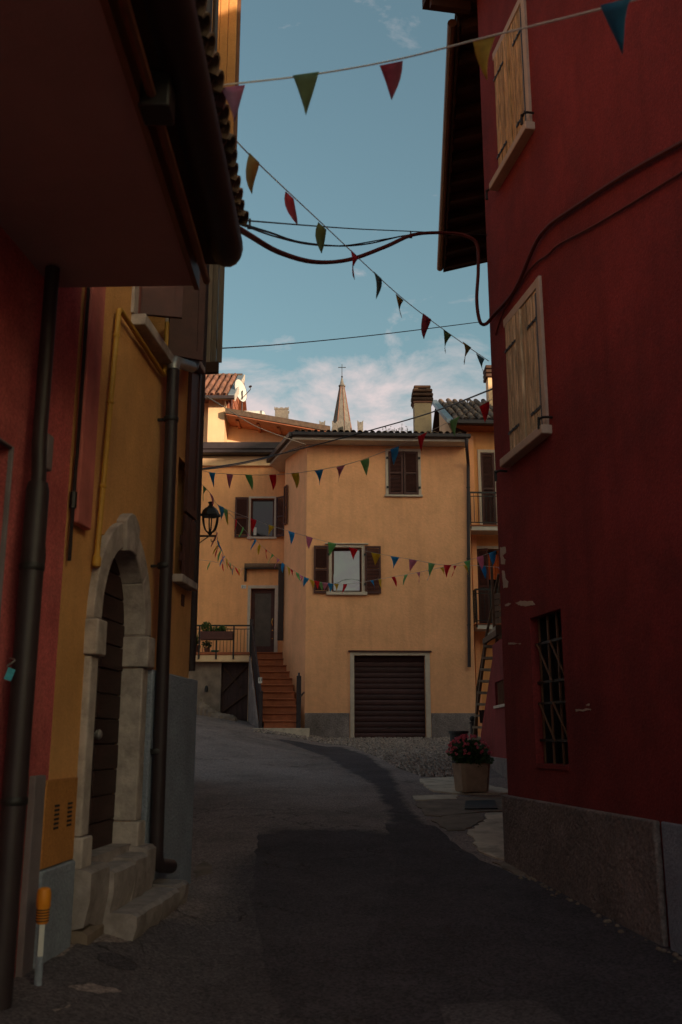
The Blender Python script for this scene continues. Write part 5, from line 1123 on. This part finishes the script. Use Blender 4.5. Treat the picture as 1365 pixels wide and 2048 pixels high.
m_ = MB(); m_.abox(tkA.x - .1, tkB.x, 36.0, 36.6, zc - rad - 2.2, zc - rad - .0); m_.abox(tkA.x, tkB.x - .15, 36.3 - rad - .03, 36.3 - rad - .005, zc - .02, zc + .015); m_.build('cradle', M['metal'], tk)
# crenellated chimney
ca, cb_ = at(550, 845, 37), at(576, 845, 37); czt = at(563, 819, 37).z; cmid = (ca.x + cb_.x) / 2; chw = (cb_.x - ca.x) / 2
ck = thing('crenellated_chimney', V(cmid, 37.25, ca.z - 1.5), 'square stone chimney with scalloped crown left of the church spire', 'chimney')
m_ = MB(); m_.abox(cmid - chw, cmid + chw, 37.0, 37.5, ca.z - 4, czt); m_.build('stack', M['spire'], ck, bevel=.01)
hc = at(563, 813, 37).z - czt
prof = []
for k in range(25):
    t = k / 24; prof.append((t, .35 + .65 * max(abs(math.sin(t * math.pi * 3)) ** .6 * .55, (abs(t - .5) * 2) ** 6)))
for yy_ in (37.0, 37.44):
    m_ = MB(); m_.prism([V(cmid - chw - .03, yy_ - .01, czt + .001)] + [V(cmid - chw - .03 + (2 * chw + .06) * t, yy_ - .01, czt + hc * h) for t, h in prof] + [V(cmid + chw + .03, yy_ - .01, czt + .001)], (0, .07, 0)); m_.build('crown', M['spire'], ck, smooth=0)
# ================================================================ church spire
SY = 95.0
sc0 = at(684.5, 866, SY); sz0 = sc0.z - 1.0; apex = at(684, 746, SY).z; cx_, cy_ = sc0.x, SY + 1.2
ch = thing('church_tower', V(cx_, cy_, 2.4), 'stone church bell tower with a pointed spire and cross', 'tower')
hw = (at(726, 862, SY).x - at(640, 862, SY).x) / 2; tcx = (at(726, 862, SY).x + at(640, 862, SY).x) / 2
m_ = MB(); m_.abox(tcx - hw, tcx + hw, cy_ - hw, cy_ + hw, 2, sc0.z - .35); m_.build('shaft', M['spire'], ch)
rb0 = (at(709, 862, SY).x - at(664, 862, SY).x) / 2 * 1.16; col_z = at(684, 766, SY).z
def octo(r, z, rot=.28): return [V(cx_ + r * math.cos(rot + k * math.pi / 4), cy_ + r * math.sin(rot + k * math.pi / 4), z) for k in range(8)]
b0_, b1_ = octo(rb0 * 1.0, sz0), octo(.27, col_z)
m_ = MB(); m_.v += b0_ + b1_
for k in range(8): m_.f.append([k, (k + 1) % 8, 8 + (k + 1) % 8, 8 + k])
m_.f += [list(range(8)), [15 - k for k in range(8)]]
spm = m_.build('spire', M['spire'], ch, smooth=0)
for k in range(8):
    m_ = MB(); m_.tube([b0_[k], b1_[k]], [.07, .04], 6); m_.build('rib', M['ribbrick'], spm)
m_ = MB(); m_.lathe(V(cx_, cy_, col_z), [(.27, 0), (.38, .05), (.40, .14), (.30, .22), (.24, .3)], 8); m_.build('collar', M['spire'], spm)
m_ = MB(); m_.lathe(V(cx_, cy_, col_z + .3), [(.24, 0), (.04, apex - col_z - .3)], 8); m_.build('tip', M['spire'], spm, smooth=0)
m_ = MB(); m_.lathe(V(cx_, cy_, apex), [(.02, -.1), (.1, 0), (.1, .08), (.03, .16)], 8); zt3 = at(684, 720, SY).z; m_.bar(V(cx_, cy_, apex), V(cx_, cy_, zt3), .06, .06, up=(0, 1, 0)); za3 = at(684, 726.3, SY).z; m_.bar(V(cx_ - .42, cy_, za3), V(cx_ + .42, cy_, za3), .06, .06); m_.build('cross', M['iron'], ch)
mw = .55
for k in range(4):
    for (px_, py_, ex_, ey_) in ((tcx - hw + .0 + k * (2 * hw - mw) / 3, cy_ - hw, V(mw, 0, 0), V(0, .35, 0)), (tcx + hw - .35, cy_ - hw + .36 + (k + .2) * (2 * hw - mw - .36) / 3.3, V(0, mw, 0), V(.35, 0, 0)), (tcx - hw, cy_ - hw + .36 + (k + .2) * (2 * hw - mw - .36) / 3.3, V(0, mw, 0), V(.35, 0, 0))):
        b = V(px_, py_, sc0.z - .349); h = at(684, 847, SY).z - sc0.z + .35
        m_ = MB(); m_.prism([b, b + ex_, b + ex_ * 1.06 + V(0, 0, h), b + ex_ * .78 + V(0, 0, h * .88), b + ex_ * .5 + V(0, 0, h * .74), b + ex_ * .22 + V(0, 0, h * .88), b - ex_ * .06 + V(0, 0, h)], ey_); m_.build('merlon', M['spire'], ch, smooth=0)
# ================================================================ balcony house on the right
BY = 29.0
bh = thing('balcony_house', V(5.5, BY, 1.6), 'orange house with iron balconies right of the garage house', 'house')
WB = Wall((at(946.5, 1200, BY).x, BY), (12, BY + .35), (0, -1))
def wbv(u, v, o=0): return WB.uv(u, v, o)
BZ = wbv(940, 862)[1]
ud = (wbv(964, 1000)[0], wbv(992, 1000)[0], wbv(970, 1052)[1], wbv(970, 905)[1])
ld = (wbv(957, 1200)[0], wbv(1003, 1200)[0], wbv(980, 1252)[1], wbv(980, 1098)[1])
mb = MB(); WB.panel(mb, 0, WB.L, .5, BZ, [ud, ld], t=.42); mb.build('wall', M['orange'], bh)
mb = MB(); WB.box(mb, .0, WB.L, .5, BZ - .01, -6, -.425); mb.build('core_wall', M['orange'], bh)
mb = MB(); WB.box(mb, .002, wbv(957, 1200)[0] - .01, .5, BZ - .2, .0, .10); mb.build('pilaster', M['yellow'], bh)
def fdoor(dd_, curtain=False):
    s_ = MB(); WB.box(s_, dd_[0] - .09, dd_[0], dd_[2], dd_[3] + .09, -.03, .03); WB.box(s_, dd_[1], dd_[1] + .09, dd_[2], dd_[3] + .09, -.03, .03); WB.box(s_, dd_[0] + .001, dd_[1] - .001, dd_[3], dd_[3] + .09, -.03, .028); s_.build('door_surround', M['trim'], bh)
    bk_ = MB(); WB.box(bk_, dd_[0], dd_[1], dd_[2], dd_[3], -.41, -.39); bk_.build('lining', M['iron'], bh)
fdoor(ud); fdoor(ld)
shutter(WB, bh, ud[0] + .01, .01, WB.d + WB.n * .02, ud[1] - ud[0] - .02, ud[2] + .01, ud[3] - .01, M['brown'])
shutter(WB, bh, ld[0] + .005, .02, WB.d * .75 + WB.n * .35, .34, ld[2] + .01, ld[3] - .01, M['brown'])
cu = thing('curtain', WB.pt(ld[1] - .2, ld[2], -.1), 'bright orange curtain hanging in the lower balcony doorway', 'curtain')
m_ = MB(); nC = 18; x0 = ld[0] + .30; x1 = ld[1] - .01; zc1 = wbv(985, 1108)[1]; zc0 = wbv(985, 1158)[1]
for q, (z0, z1) in enumerate(((zc0, zc1),)):
    rows = []
    for k in range(nC + 1): rows.append((WB.pt(x0 + (x1 - x0) * k / nC, z0, -.1 + .03 * math.sin(k * 1.5)), WB.pt(x0 + (x1 - x0) * k / nC, z1, -.1 + .02 * math.sin(k * 1.5 + .4))))
    for k in range(nC): m_.face([rows[k][0], rows[k + 1][0], rows[k + 1][1], rows[k][1]])
m_.build('cloth', M['curtain'], cu)
def balcony(dd_, z, u0, label, w_=1.6, dep=.75):
    a0 = wbv(u0, 1050, dep)[0]
    t = thing('balcony', WB.pt(a0 + .8, z - .2, .4), label, 'balcony')
    m2 = MB(); WB.box(m2, a0, a0 + w_, z - .17, z - .03, .12, dep); m2.build('slab', M['pale'], t, bevel=.01)
    m2 = MB(); WB.box(m2, a0 - .02, a0 + w_ + .02, z - .028, z, .11, dep + .03); m2.build('floor', M['brickstep'], t)
    rl_ = MB(); zt = z + 1.02
    for zz_, th in ((zt, .05), (z + .90, .022), (z + .08, .025)):
        rl_.bar(WB.pt(a0 - .01, zz_, dep), WB.pt(a0 + w_, zz_, dep), .03, th); rl_.bar(WB.pt(a0, zz_, .12), WB.pt(a0, zz_, dep), .03, th); rl_.bar(WB.pt(a0 + w_, zz_, .12), WB.pt(a0 + w_, zz_, dep), .03, th)
    rl_ = rl_.build('railing', M['iron'], t)
    for k in range(14):
        m2 = MB(); x = a0 + .0 + k * w_ / 13; m2.tube([WB.pt(x, z - (.12 if k in (0, 13) else -.08), dep), WB.pt(x, zt, dep)], .024 if k in (0, 13) else .009, 6); m2.build('post' if k in (0, 13) else 'baluster', M['iron'], rl_)
    for k in range(1, 6):
        m2 = MB(); m2.tube([WB.pt(a0, z + .08, .12 + (dep - .12) * k / 6), WB.pt(a0, zt, .12 + (dep - .12) * k / 6)], .009, 6); m2.build('baluster', M['iron'], rl_)
    return t
balcony(ud, wbv(960, 1052, .6)[1], 942, 'upper black iron balcony beside the garage house downpipe')
balcony(ld, wbv(960, 1248, .6)[1], 948, 'lower black iron balcony behind the wooden stair')
# its roof: eave, tiles, flashing
oz = BZ + .02
vb0, vb1 = at(905, 846, BY - .6), at(866, 815, BY + 3.2)
mb = MB(); ea = WB.pt(wbv(905, 850, .65)[0], oz, .65); eb = WB.pt(WB.L, oz, .65); ridz = at(900, 808, BY + 3.4).z; ebk = V(12, BY + 3.6, ridz); eak = V(at(872, 808, BY + 3.4).x, BY + 3.4, ridz)
mb.prism([ea, eb, ebk, eak], (0, 0, .07)); mb.prism([eak, ebk, ebk + V(0, 4, -1.5), eak + V(0, 4, -1.5)], (0, 0, .07)); br = mb.build('roof', M['eavewood'], bh)
mb = MB(); mb.prism([WB.pt(wbv(905, 850, .6)[0], oz - .05, .6), WB.pt(WB.L, oz - .05, .6), WB.pt(WB.L, oz - .05, -.1), WB.pt(.05, oz - .05, -.1)], (0, 0, .045)); mb.build('soffit', M['orangewood'], br)
mb = MB(); mb.bar(ea - WB.n * -.06 + V(-.05, 0, .04), eb - WB.n * -.06 + V(0, 0, .04), .14, .14); mb.build('gutter', M['metal'], br, bevel=.02)
mb = MB(); mb.prism([ea + V(-.16, 0, .02), ea + V(.04, 0, .02), eak + V(.04, 0, .02), eak + V(-.16, 0, .02)], (0, 0, .14)); mb.build('verge_flashing', M['bluemetal'], br)
mb = MB(); g0p = ea + V(.1, .5, 0); mb.prism([V(ea.x + .15, BY - .0, BZ - .3), V(eak.x + .1, BY + 3.3, BZ - .3), V(eak.x + .1, BY + 3.3, ridz), ], (.12, 0, 0)); mb.build('gable_wall', M['cream'], bh)
bt = halftile('tile', .10, .085, .46, .016); sv = (eak - ea); nrow = 9
bang = math.atan2(ridz - oz, 3.9); rr = random.Random(31); x = 0
for c in range(12):
    for r_ in range(nrow):
        t = r_ / nrow; p = ea.lerp(eak, t) + V(.18 + c * .25 + rr.uniform(-.02, .02), 0, .09 + rr.uniform(0, .03)); inst('tile', bt, br, Matrix.Translation(p) @ Matrix.Rotation(R(90) + math.atan2(-(eak.x - ea.x), 4.0) * 1 + rr.uniform(-.05, .05), 4, 'Z') @ Matrix.Rotation(-bang - .03, 4, 'Y'))
# chimney by the red corner
c2 = at(974, 760, 31.5); t2 = chim('narrow chimney with tile cap rising behind the dark red corner', V(c2.x + .25, c2.y, 0), .5, .5, at(974, 850, 31.5).z - .5, c2.z, M['cream'], 3)
z = c2.z
for k in range(3):
    mb = MB(); mb.abox(c2.x - .08, c2.x + .58, c2.y - .33, c2.y + .33, z + .001, z + .13); mb.build('cap_slab', M['eavewood'], t2, bevel=.03); z += .155
    if k < 2:
        mb = MB(); mb.abox(c2.x + .05, c2.x + .45, c2.y - .2, c2.y + .2, z - .024, z + .0); mb.build('spacer', M['terra_dark'], t2)
# ================================================================ wooden stair on the right
ws = thing('wooden_stair', V(2.7, 21, 1.1), 'steep open wooden stair leaning up to a plank landing by the red wall', 'stair')
SYb = 21.4
b_l, b_r = at(941, 1483, SYb), at(961, 1485, SYb - .1); t_l, t_r = at(973, 1277, 20.6), at(995, 1277, 20.5)
for b, t in ((b_l, t_l), (b_r, t_r)):
    b = V(b.x, b.y, ground(b.x, b.y) - .05); m_ = MB(); m_.bar(b, t, .05, .14, up=(0, 1, 0)); m_.build('stringer', M['stairwood'], ws)
for k in range(10):
    t = (k + .7) / 10.4; p, q = V(b_l.x, b_l.y, ground(b_l.x, b_l.y)).lerp(t_l, t), V(b_r.x, b_r.y, ground(b_r.x, b_r.y)).lerp(t_r, t); m_ = MB(); d = (q - p); m_.bar(p - d * .05, q + d * .05, .26, .05); m_.build('tread', M['greywood'], ws)
hr0, hr1 = at(948, 1432, SYb), at(956, 1372, SYb - .2); hr2 = at(972, 1278, 20.6); hr3 = at(998, 1148, 20.0)
m_ = MB(); m_.bar(V(hr0.x, hr0.y, ground(hr0.x, hr0.y)), hr1, .06, .06, up=(0, 1, 0)); m_.bar(hr1, hr2, .05, .05, up=(0, 1, 0)); m_.bar(hr2, hr3, .05, .06, up=(0, 1, 0)); m_.bar(at(985, 1278, 20.4), at(1003, 1152, 19.9), .05, .06, up=(0, 1, 0)); m_.build('hand_rail', M['stairwood'], ws)
lp0, lp1 = at(968, 1274, 20.6), at(1012, 1256, 19.6)
ld_ = thing('plank_landing', V(lp1.x, 20, topz), 'small plank landing on the red annex wall above the stair', 'landing')
lz_ = lp0.z
for k in range(5):
    m_ = MB(); y0 = 19.0 + k * .36; m_.abox(lp0.x + .02 * k, lp0.x + 1.6, y0, y0 + .35, lz_ - .02, lz_ + .06); m_.build('plank', M['greywood'], ld_, bevel=.006)
m_ = MB(); m_.abox(lp0.x, lp0.x + 1.6, 18.95, 18.99, lz_ - .12, lz_ + .08); m_.abox(lp0.x, lp0.x + .06, 19.0, 20.8, lz_ - .14, lz_ - .022); m_.build('beam', M['stairwood'], ld_)
fx0 = at(991, 1230, 19.0).x
for k in range(5):
    m_ = MB(); z0 = lz_ + .10 + k * .125; m_.box(V(fx0, 19.05, z0), (.6, .0, .10), (0, .03, 0), (0, 0, .11)); m_.build('fence_board', M['greywood'], ld_, bevel=.004)
m_ = MB(); m_.bar(V(fx0 - .03, 19.05, lz_ + .06), V(fx0 - .03, 19.05, lz_ + 1.5), .05, .05, up=(0, 1, 0)); m_.build('post', M['stairwood'], ld_)
# things left on the stair: rags hung on the rail
m_ = MB(); p = at(968, 1420, SYb - .5); rr = random.Random(2)
for k in range(5):
    q = p + V(k * .05 - .1, rr.uniform(-.02, .02), 0); m_.box(q, V(.05, 0, 0), V(0, .02, 0), V(rr.uniform(-.02, .02), 0, -rr.uniform(.25, .65)))
hg = m_.build('hanging_sack', M['darkwood'], None, loc=p); tag(hg, 'dark sacking hung over the foot of the wooden stair', 'sack')
# bollard, bucket, planter
bp = gnd(947, 1496); bp = V(at(947, 1490, 22.4).x, 22.4, ground(2.9, 22.4)); bo = thing('bollard', bp, 'black iron bollard with a ball top by the garage corner', 'bollard')
hB = at(947, 1433, 22.4).z - bp.z
m_ = MB(); m_.lathe(bp, [(.09, -.05), (.09, .04), (.06, .07), (.055, hB - .17), (.075, hB - .16), (.075, hB - .13), (.035, hB - .11)], 12); m_.build('shaft', M['iron'], bo)
m_ = MB(); m_.lathe(V(bp.x, bp.y, bp.z + hB - .05), [(.03, -.065), (.055, -.04), (.068, 0), (.055, .04), (.02, .065)], 12); m_.build('ball', M['iron'], bo)
bp = V(at(918, 1480, 19.5).x, 19.5, 0); bp.z = ground(bp.x, bp.y); bu_ = thing('bucket', bp, 'dark plastic tub behind the flower planter', 'bucket')
hb = at(918, 1462, 19.5).z - bp.z
m_ = MB(); m_.lathe(bp, [(.14, 0), (.175, hb - .05), (.2, hb - .045), (.2, hb), (.17, hb), (.165, hb - .12), (.1, hb - .13)], 18); m_.build('tub', mat('dark_plastic', (.03, .035, .035), .5, .2, 5, 0), bu_)
pc = V(at(944, 1580, 15.0).x, 15.0, 0); pc.z = ground(pc.x, pc.y) + .03; fp = thing('flower_planter', pc, 'square concrete planter overflowing with pink flowers', 'planter')
hp = at(944, 1527, 14.8).z - pc.z; hw_ = 31 * 15 / F * .96; rotp = R(14)
def rp(x, y, z): return V(pc.x + x * math.cos(rotp) - y * math.sin(rotp), pc.y + x * math.sin(rotp) + y * math.cos(rotp), pc.z + z)
def ring(h_, z, ch_=.05): return [rp(x, y, z) for x, y in ((-h_ + ch_, -h_), (h_ - ch_, -h_), (h_, -h_ + ch_), (h_, h_ - ch_), (h_ - ch_, h_), (-h_ + ch_, h_), (-h_, h_ - ch_), (-h_, -h_ + ch_))]
m_ = MB(); lv = [ring(hw_ * .86, .0), ring(hw_ * .88, .015), ring(hw_ * .90, .06), ring(hw_ * .95, hp * .6), ring(hw_ * .99, hp * .9), ring(hw_, hp), ring(hw_ * .8, hp), ring(hw_ * .8, hp - .08)]
for r_ in lv: m_.v += r_
for k in range(len(lv) - 1):
    for j in range(8): m_.f.append([k * 8 + j, k * 8 + (j + 1) % 8, (k + 1) * 8 + (j + 1) % 8, (k + 1) * 8 + j])
m_.f += [[j for j in reversed(range(8))], [56 + j for j in range(8)]]
m_.build('box', M['planter'], fp, smooth=25)
rr = random.Random(44); m_ = MB(); cF = rp(0, 0, hp + .12)
bush(m_, cF, .28, .27, .23, 800, .05, rr); bush(m_, cF + V(-.1, -.05, .06), .26, .22, .2, 420, .04, rr); bush(m_, cF + V(.06, -.1, -.08), .28, .2, .1, 260, .04, rr); m_.build('foliage', M['leaf'], fp, kind='stuff', smooth=0)
m_ = MB()
for k in range(85):
    a = rr.uniform(0, 6.28); el = rr.uniform(-.2, 1.45); q = V(math.cos(a) * math.cos(el) * .33, math.sin(a) * math.cos(el) * .31, math.sin(el) * .27)
    if rr.random() < .4: q.x = -abs(q.x) - .02; q.y = -abs(q.y)
    p = cF + q + V(-.03, 0, .02)
    for j in range(7):
        d = V(rr.gauss(0, 1), rr.gauss(0, 1), rr.gauss(0, 1)).normalized(); e = d.orthogonal().normalized() * .02; m_.face([p + d * .004, p + d * .012 + e, p + d * .034, p + d * .012 - e])
m_.build('blossoms', M['petal'], fp, kind='stuff', smooth=0)
# ================================================================ bunting
def bunting(label, pts, flags, w_=.14, h_=.21, cordr=.004, sway=.12, seed=1):
    P = [at(u, v, Y) for u, v, Y in pts]; path = spline(P, 10); us = [CX + F * ((p - CAM).x / (p - CAM).dot(FW)) for p in path]
    t = thing('bunting', P[0], label, 'bunting', 'strings of pennants across the lane')
    m2 = MB(); m2.tube(path, cordr, 5); m2.build('cord', M['pale'], t)
    rr_ = random.Random(seed)
    for u, c in flags:
        k = min(range(len(us) - 1), key=lambda i: abs((us[i] + us[i + 1]) / 2 - u)); f = (u - us[k]) / (us[k + 1] - us[k]) if abs(us[k + 1] - us[k]) > 1e-6 else 0
        p = path[k].lerp(path[k + 1], max(0, min(1, f))); tg_ = (path[k + 1] - path[k]).normalized(); sd2 = tg_.cross(V(0, 0, 1)).normalized(); a = rr_.uniform(-sway, sway) * 2; dn = V(0, 0, -1) + sd2 * a + tg_ * rr_.uniform(-sway, sway); dn.normalize(); tw = rr_.uniform(-.5, .5)
        m2 = MB(); n_ = 5
        for q in range(n_ + 1):
            s_ = q / n_; ww_ = w_ * (1 - s_) / 2 + .001; d = (tg_ * math.cos(tw * s_ * 2) + sd2 * math.sin(tw * s_ * 2)); c_ = p + dn * (h_ * s_) + sd2 * (.02 * math.sin(s_ * 3 + tw * 9)); m2.v += [c_ - d * ww_, c_ + d * ww_]
        for q in range(n_): m2.f.append([2 * q, 2 * q + 1, 2 * q + 3, 2 * q + 2])
        o2 = m2.build('flag', FL[c], t); sol = o2.modifiers.new('cloth', 'SOLIDIFY'); sol.thickness = .0015
    return t
bunting('nearest string of large pennants from the dark eave to the top right', [(446, 170, 3.75), (620, 150, 3.9), (790, 120, 3.75), (960, 78, 3.4), (1240, 8, 2.9), (1420, -45, 2.7)],
        [(470, 'mauve'), (612, 'moss'), (779, 'plum'), (967, 'mustard'), (1237, 'steel')], .125, .205, seed=3, sway=.05)
bunting('string of pennants slanting down from the dark eave to the dark red corner', [(448, 250, 4.16), (505, 315, 4.7), (650, 452, 6.2), (800, 592, 7.8), (900, 668, 8.8), (978, 722, 9.5)],
        [(506, 'olive'), (583, 'plum'), (649, 'moss'), (708, 'plum'), (754, 'slate'), (802, 'olive'), (852, 'plum'), (895, 'moss'), (931, 'olive'), (963, 'slate')], .185, .22, seed=5, sway=.08)
bunting('highest bunting across the yellow facade, rising to the balcony house roof', [(398, 938, 14.5), (430, 946, 14.3), (520, 950, 13.6), (600, 945, 13), (700, 927, 12.4), (800, 890, 11.8), (900, 843, 11.2), (1010, 785, 10.6)],
        [(427, 'blue'), (458, 'pink'), (499, 'green'), (547, 'red'), (591, 'yellow'), (637, 'blue'), (680, 'pink'), (728, 'green'), (788, 'blue'), (847, 'red'), (911, 'green'), (968, 'red')], .155, .23, seed=7)
bunting('middle bunting from the lantern to the lower balcony, above the square window', [(404, 968, 14.5), (424, 990, 15), (440, 1012, 15.2), (505, 1038, 16.2), (580, 1063, 17.2), (660, 1085, 18), (750, 1106, 18.2), (830, 1120, 17.8), (890, 1130, 17.2), (930, 1123, 16.8), (1010, 1095, 15.8)],
        [(410, 'green'), (422, 'pink'), (441, 'blue'), (452, 'green'), (506, 'red'), (543, 'yellow'), (582, 'blue'), (618, 'pink'), (664, 'green'), (707, 'red'), (752, 'yellow'), (790, 'blue'), (826, 'pink'), (863, 'green'), (897, 'red'), (934, 'green'), (961, 'pink'), (986, 'blue')], .19, .24, seed=9)
bunting('lowest bunting dipping below the square window sill', [(444, 1012, 15.2), (470, 1038, 17), (500, 1070, 19), (540, 1105, 21), (580, 1136, 22.3), (625, 1160, 23), (690, 1168, 22.6), (760, 1158, 21), (830, 1146, 19.4), (900, 1132, 18), (950, 1131, 17), (1012, 1136, 16.2)],
        [(457, 'yellow'), (471, 'red'), (485, 'green'), (498, 'pink'), (510, 'blue'), (522, 'yellow'), (533, 'red'), (545, 'green'), (556, 'pink'), (567, 'blue'), (577, 'yellow'), (585, 'red'), (595, 'green'), (604, 'pink'), (613, 'blue'), (625, 'yellow'), (634, 'red'), (642, 'green'), (651, 'pink'), (661, 'blue'), (672, 'yellow'), (690, 'red'), (745, 'blue'), (760, 'yellow'), (787, 'red'), (812, 'green'), (836, 'pink'), (860, 'blue'), (884, 'yellow'), (909, 'red'), (932, 'yellow'), (967, 'blue'), (1001, 'pink')], .16, .23, seed=11, sway=.2)
bunting('short steep string of little pennants below the lantern toward the front door awning', [(432, 1060, 15.1), (438, 1085, 17), (446, 1106, 20), (456, 1122, 23), (470, 1133, 26), (491, 1140, 30.5)],
        [(433, 'pink'), (436, 'blue'), (438, 'yellow'), (440, 'red'), (443, 'green'), (446, 'pink'), (449, 'blue'), (452, 'yellow'), (455, 'red'), (459, 'green'), (464, 'pink'), (468, 'slate'), (473, 'red'), (478, 'yellow'), (484, 'pink'), (488, 'yellow')], .2, .26, seed=13, sway=.25)
bunting('faint low string with pink and green pennants at the wall left of the front door', [(380, 1118, 16.0), (393, 1119, 18), (420, 1122, 22), (448, 1128, 26), (460, 1133, 30)], [(393, 'pink'), (420, 'green'), (446, 'red')], .16, .22, seed=15)
# ================================================================ cables
def cable(label, pts, r, m=None, per=10):
    P = [p if isinstance(p, Vector) else at(*p) for p in pts]; m2 = MB(); m2.tube(spline(P, per), r, 6)
    return tag(m2.build('cable', m or M['cable'], None, loc=P[0]), label, 'cable')
wz = lambda u, v, o=.03: WR.pt(*[WR.uv(u, v, o)[i] for i in (0, 1)], o)
cable('thick sagging cable looping from the dark eave into the dark red wall', [(470, 452, 5.0), (500, 471, 5.4), (560, 505, 6.2), (630, 524, 7), (700, 519, 7.7), (770, 494, 8.3), (830, 469, 8.8), (900, 466, 9.2), (938, 474, 9.3), (955, 492, 9.35), (957, 540, 9.4), (954, 600, 9.42), (960, 642, 9.45), (972, 648, 9.5), wz(990, 628), wz(1030, 580), wz(1070, 490), wz(1095, 455), wz(1130, 428), wz(1250, 350), wz(1365, 285), wz(1420, 250)], .019, M['redcable'])
cable('thin straight span wire above the sagging cables', [(484, 440, 5.1), (490, 441, 5.2), (700, 457, 7.6), (830, 463, 8.8), (975, 470, 9.55)], .005)
cable('thin cable hanging just under the straight span wire', [(484, 448, 5.1), (540, 465, 6), (600, 484, 6.8), (680, 492, 7.6), (740, 487, 8.2), (800, 473, 8.7), (835, 468, 8.85)], .0075)
cable('second thin cable twisted beside the hanging one', [(484, 449, 5.12), (550, 473, 6.05), (620, 489, 6.9), (690, 491, 7.65), (760, 480, 8.3), (835, 467, 8.87)], .006)
cable('slim wire on the dark red wall above the lower shutters', [wz(992, 670, .02), wz(1010, 620, .02), wz(1060, 540, .02), wz(1098, 508, .02), wz(1120, 488, .02), wz(1200, 445, .02), wz(1365, 345, .02), wz(1420, 312, .02)], .010, M['redcable'])
cable('single reddish wire crossing the sky above the church spire', [(395, 699, 9.2), (560, 689, 12), (760, 669, 14), (960, 644, 16.2)], .008, M['redcable'])
cable('long dark cable climbing from the left corner past the chimney', [(392, 940, 14.5), (500, 922, 18), (620, 893, 20), (740, 861, 20), (860, 826, 18), (990, 776, 13)], .014)
cable('pale wire running down from the upper left roof to the garage house eave', [(390, 778, 16), (450, 815, 19), (520, 856, 23), (612, 889, 27.4)], .010, M['pale'])
cable('thin cable from the left corner up to the garage house eave', [(395, 940, 14.6), (450, 934, 18), (520, 920, 22), (570, 905, 25), (612, 889, 27.45)], .010)
# clips on the span wires
for k, (u, v, Y) in enumerate(((500, 448, 5.4), (822, 470, 8.75))):
    p = at(u, v, Y); m_ = MB(); m_.bar(p + V(0, 0, -.03), p + V(0, 0, .035), .014, .014, up=(0, 1, 0)); m_.bar(p + V(-.015, 0, -.03), p + V(.015, 0, -.03), .01, .01); tag(m_.build('cable_clip', M['iron'], None, loc=p), ('small cable clip near the dark eave', 'small cable clip near the dark red house')[k], 'clip')
# ================================================================ unseen houses added out of frame to block the low sun
for k, (x0, x1, y0, y1, h, m, lb) in enumerate(((8.5, 17, -16, 1.0, 7.4, 'cream', 'house'), (18, 32, -12, 14.0, 17.3, 'red', 'house'), (12.5, 26, 25, 44, 9.5, 'orange', 'house'))):
    t = thing('light_blocker_house', V((x0 + x1) / 2, y0, 0), ('added cream light blocker house behind the viewer on the right', 'added unseen red light blocker house behind the dark red street front', 'added unseen orange light blocker house behind the balcony house')[k], 'house')
    m_ = MB(); m_.abox(x0, x1, y0, y1, -.5, h); m_.build('wall', M[m], t); m_ = MB(); m_.prism([V(x0 - .3, y0, h), V(x1 + .3, y0, h), V((x0 + x1) / 2, y0, h + 1.8)], (0, y1 - y0, 0)); m_.build('roof', M['terra_dark'], t)
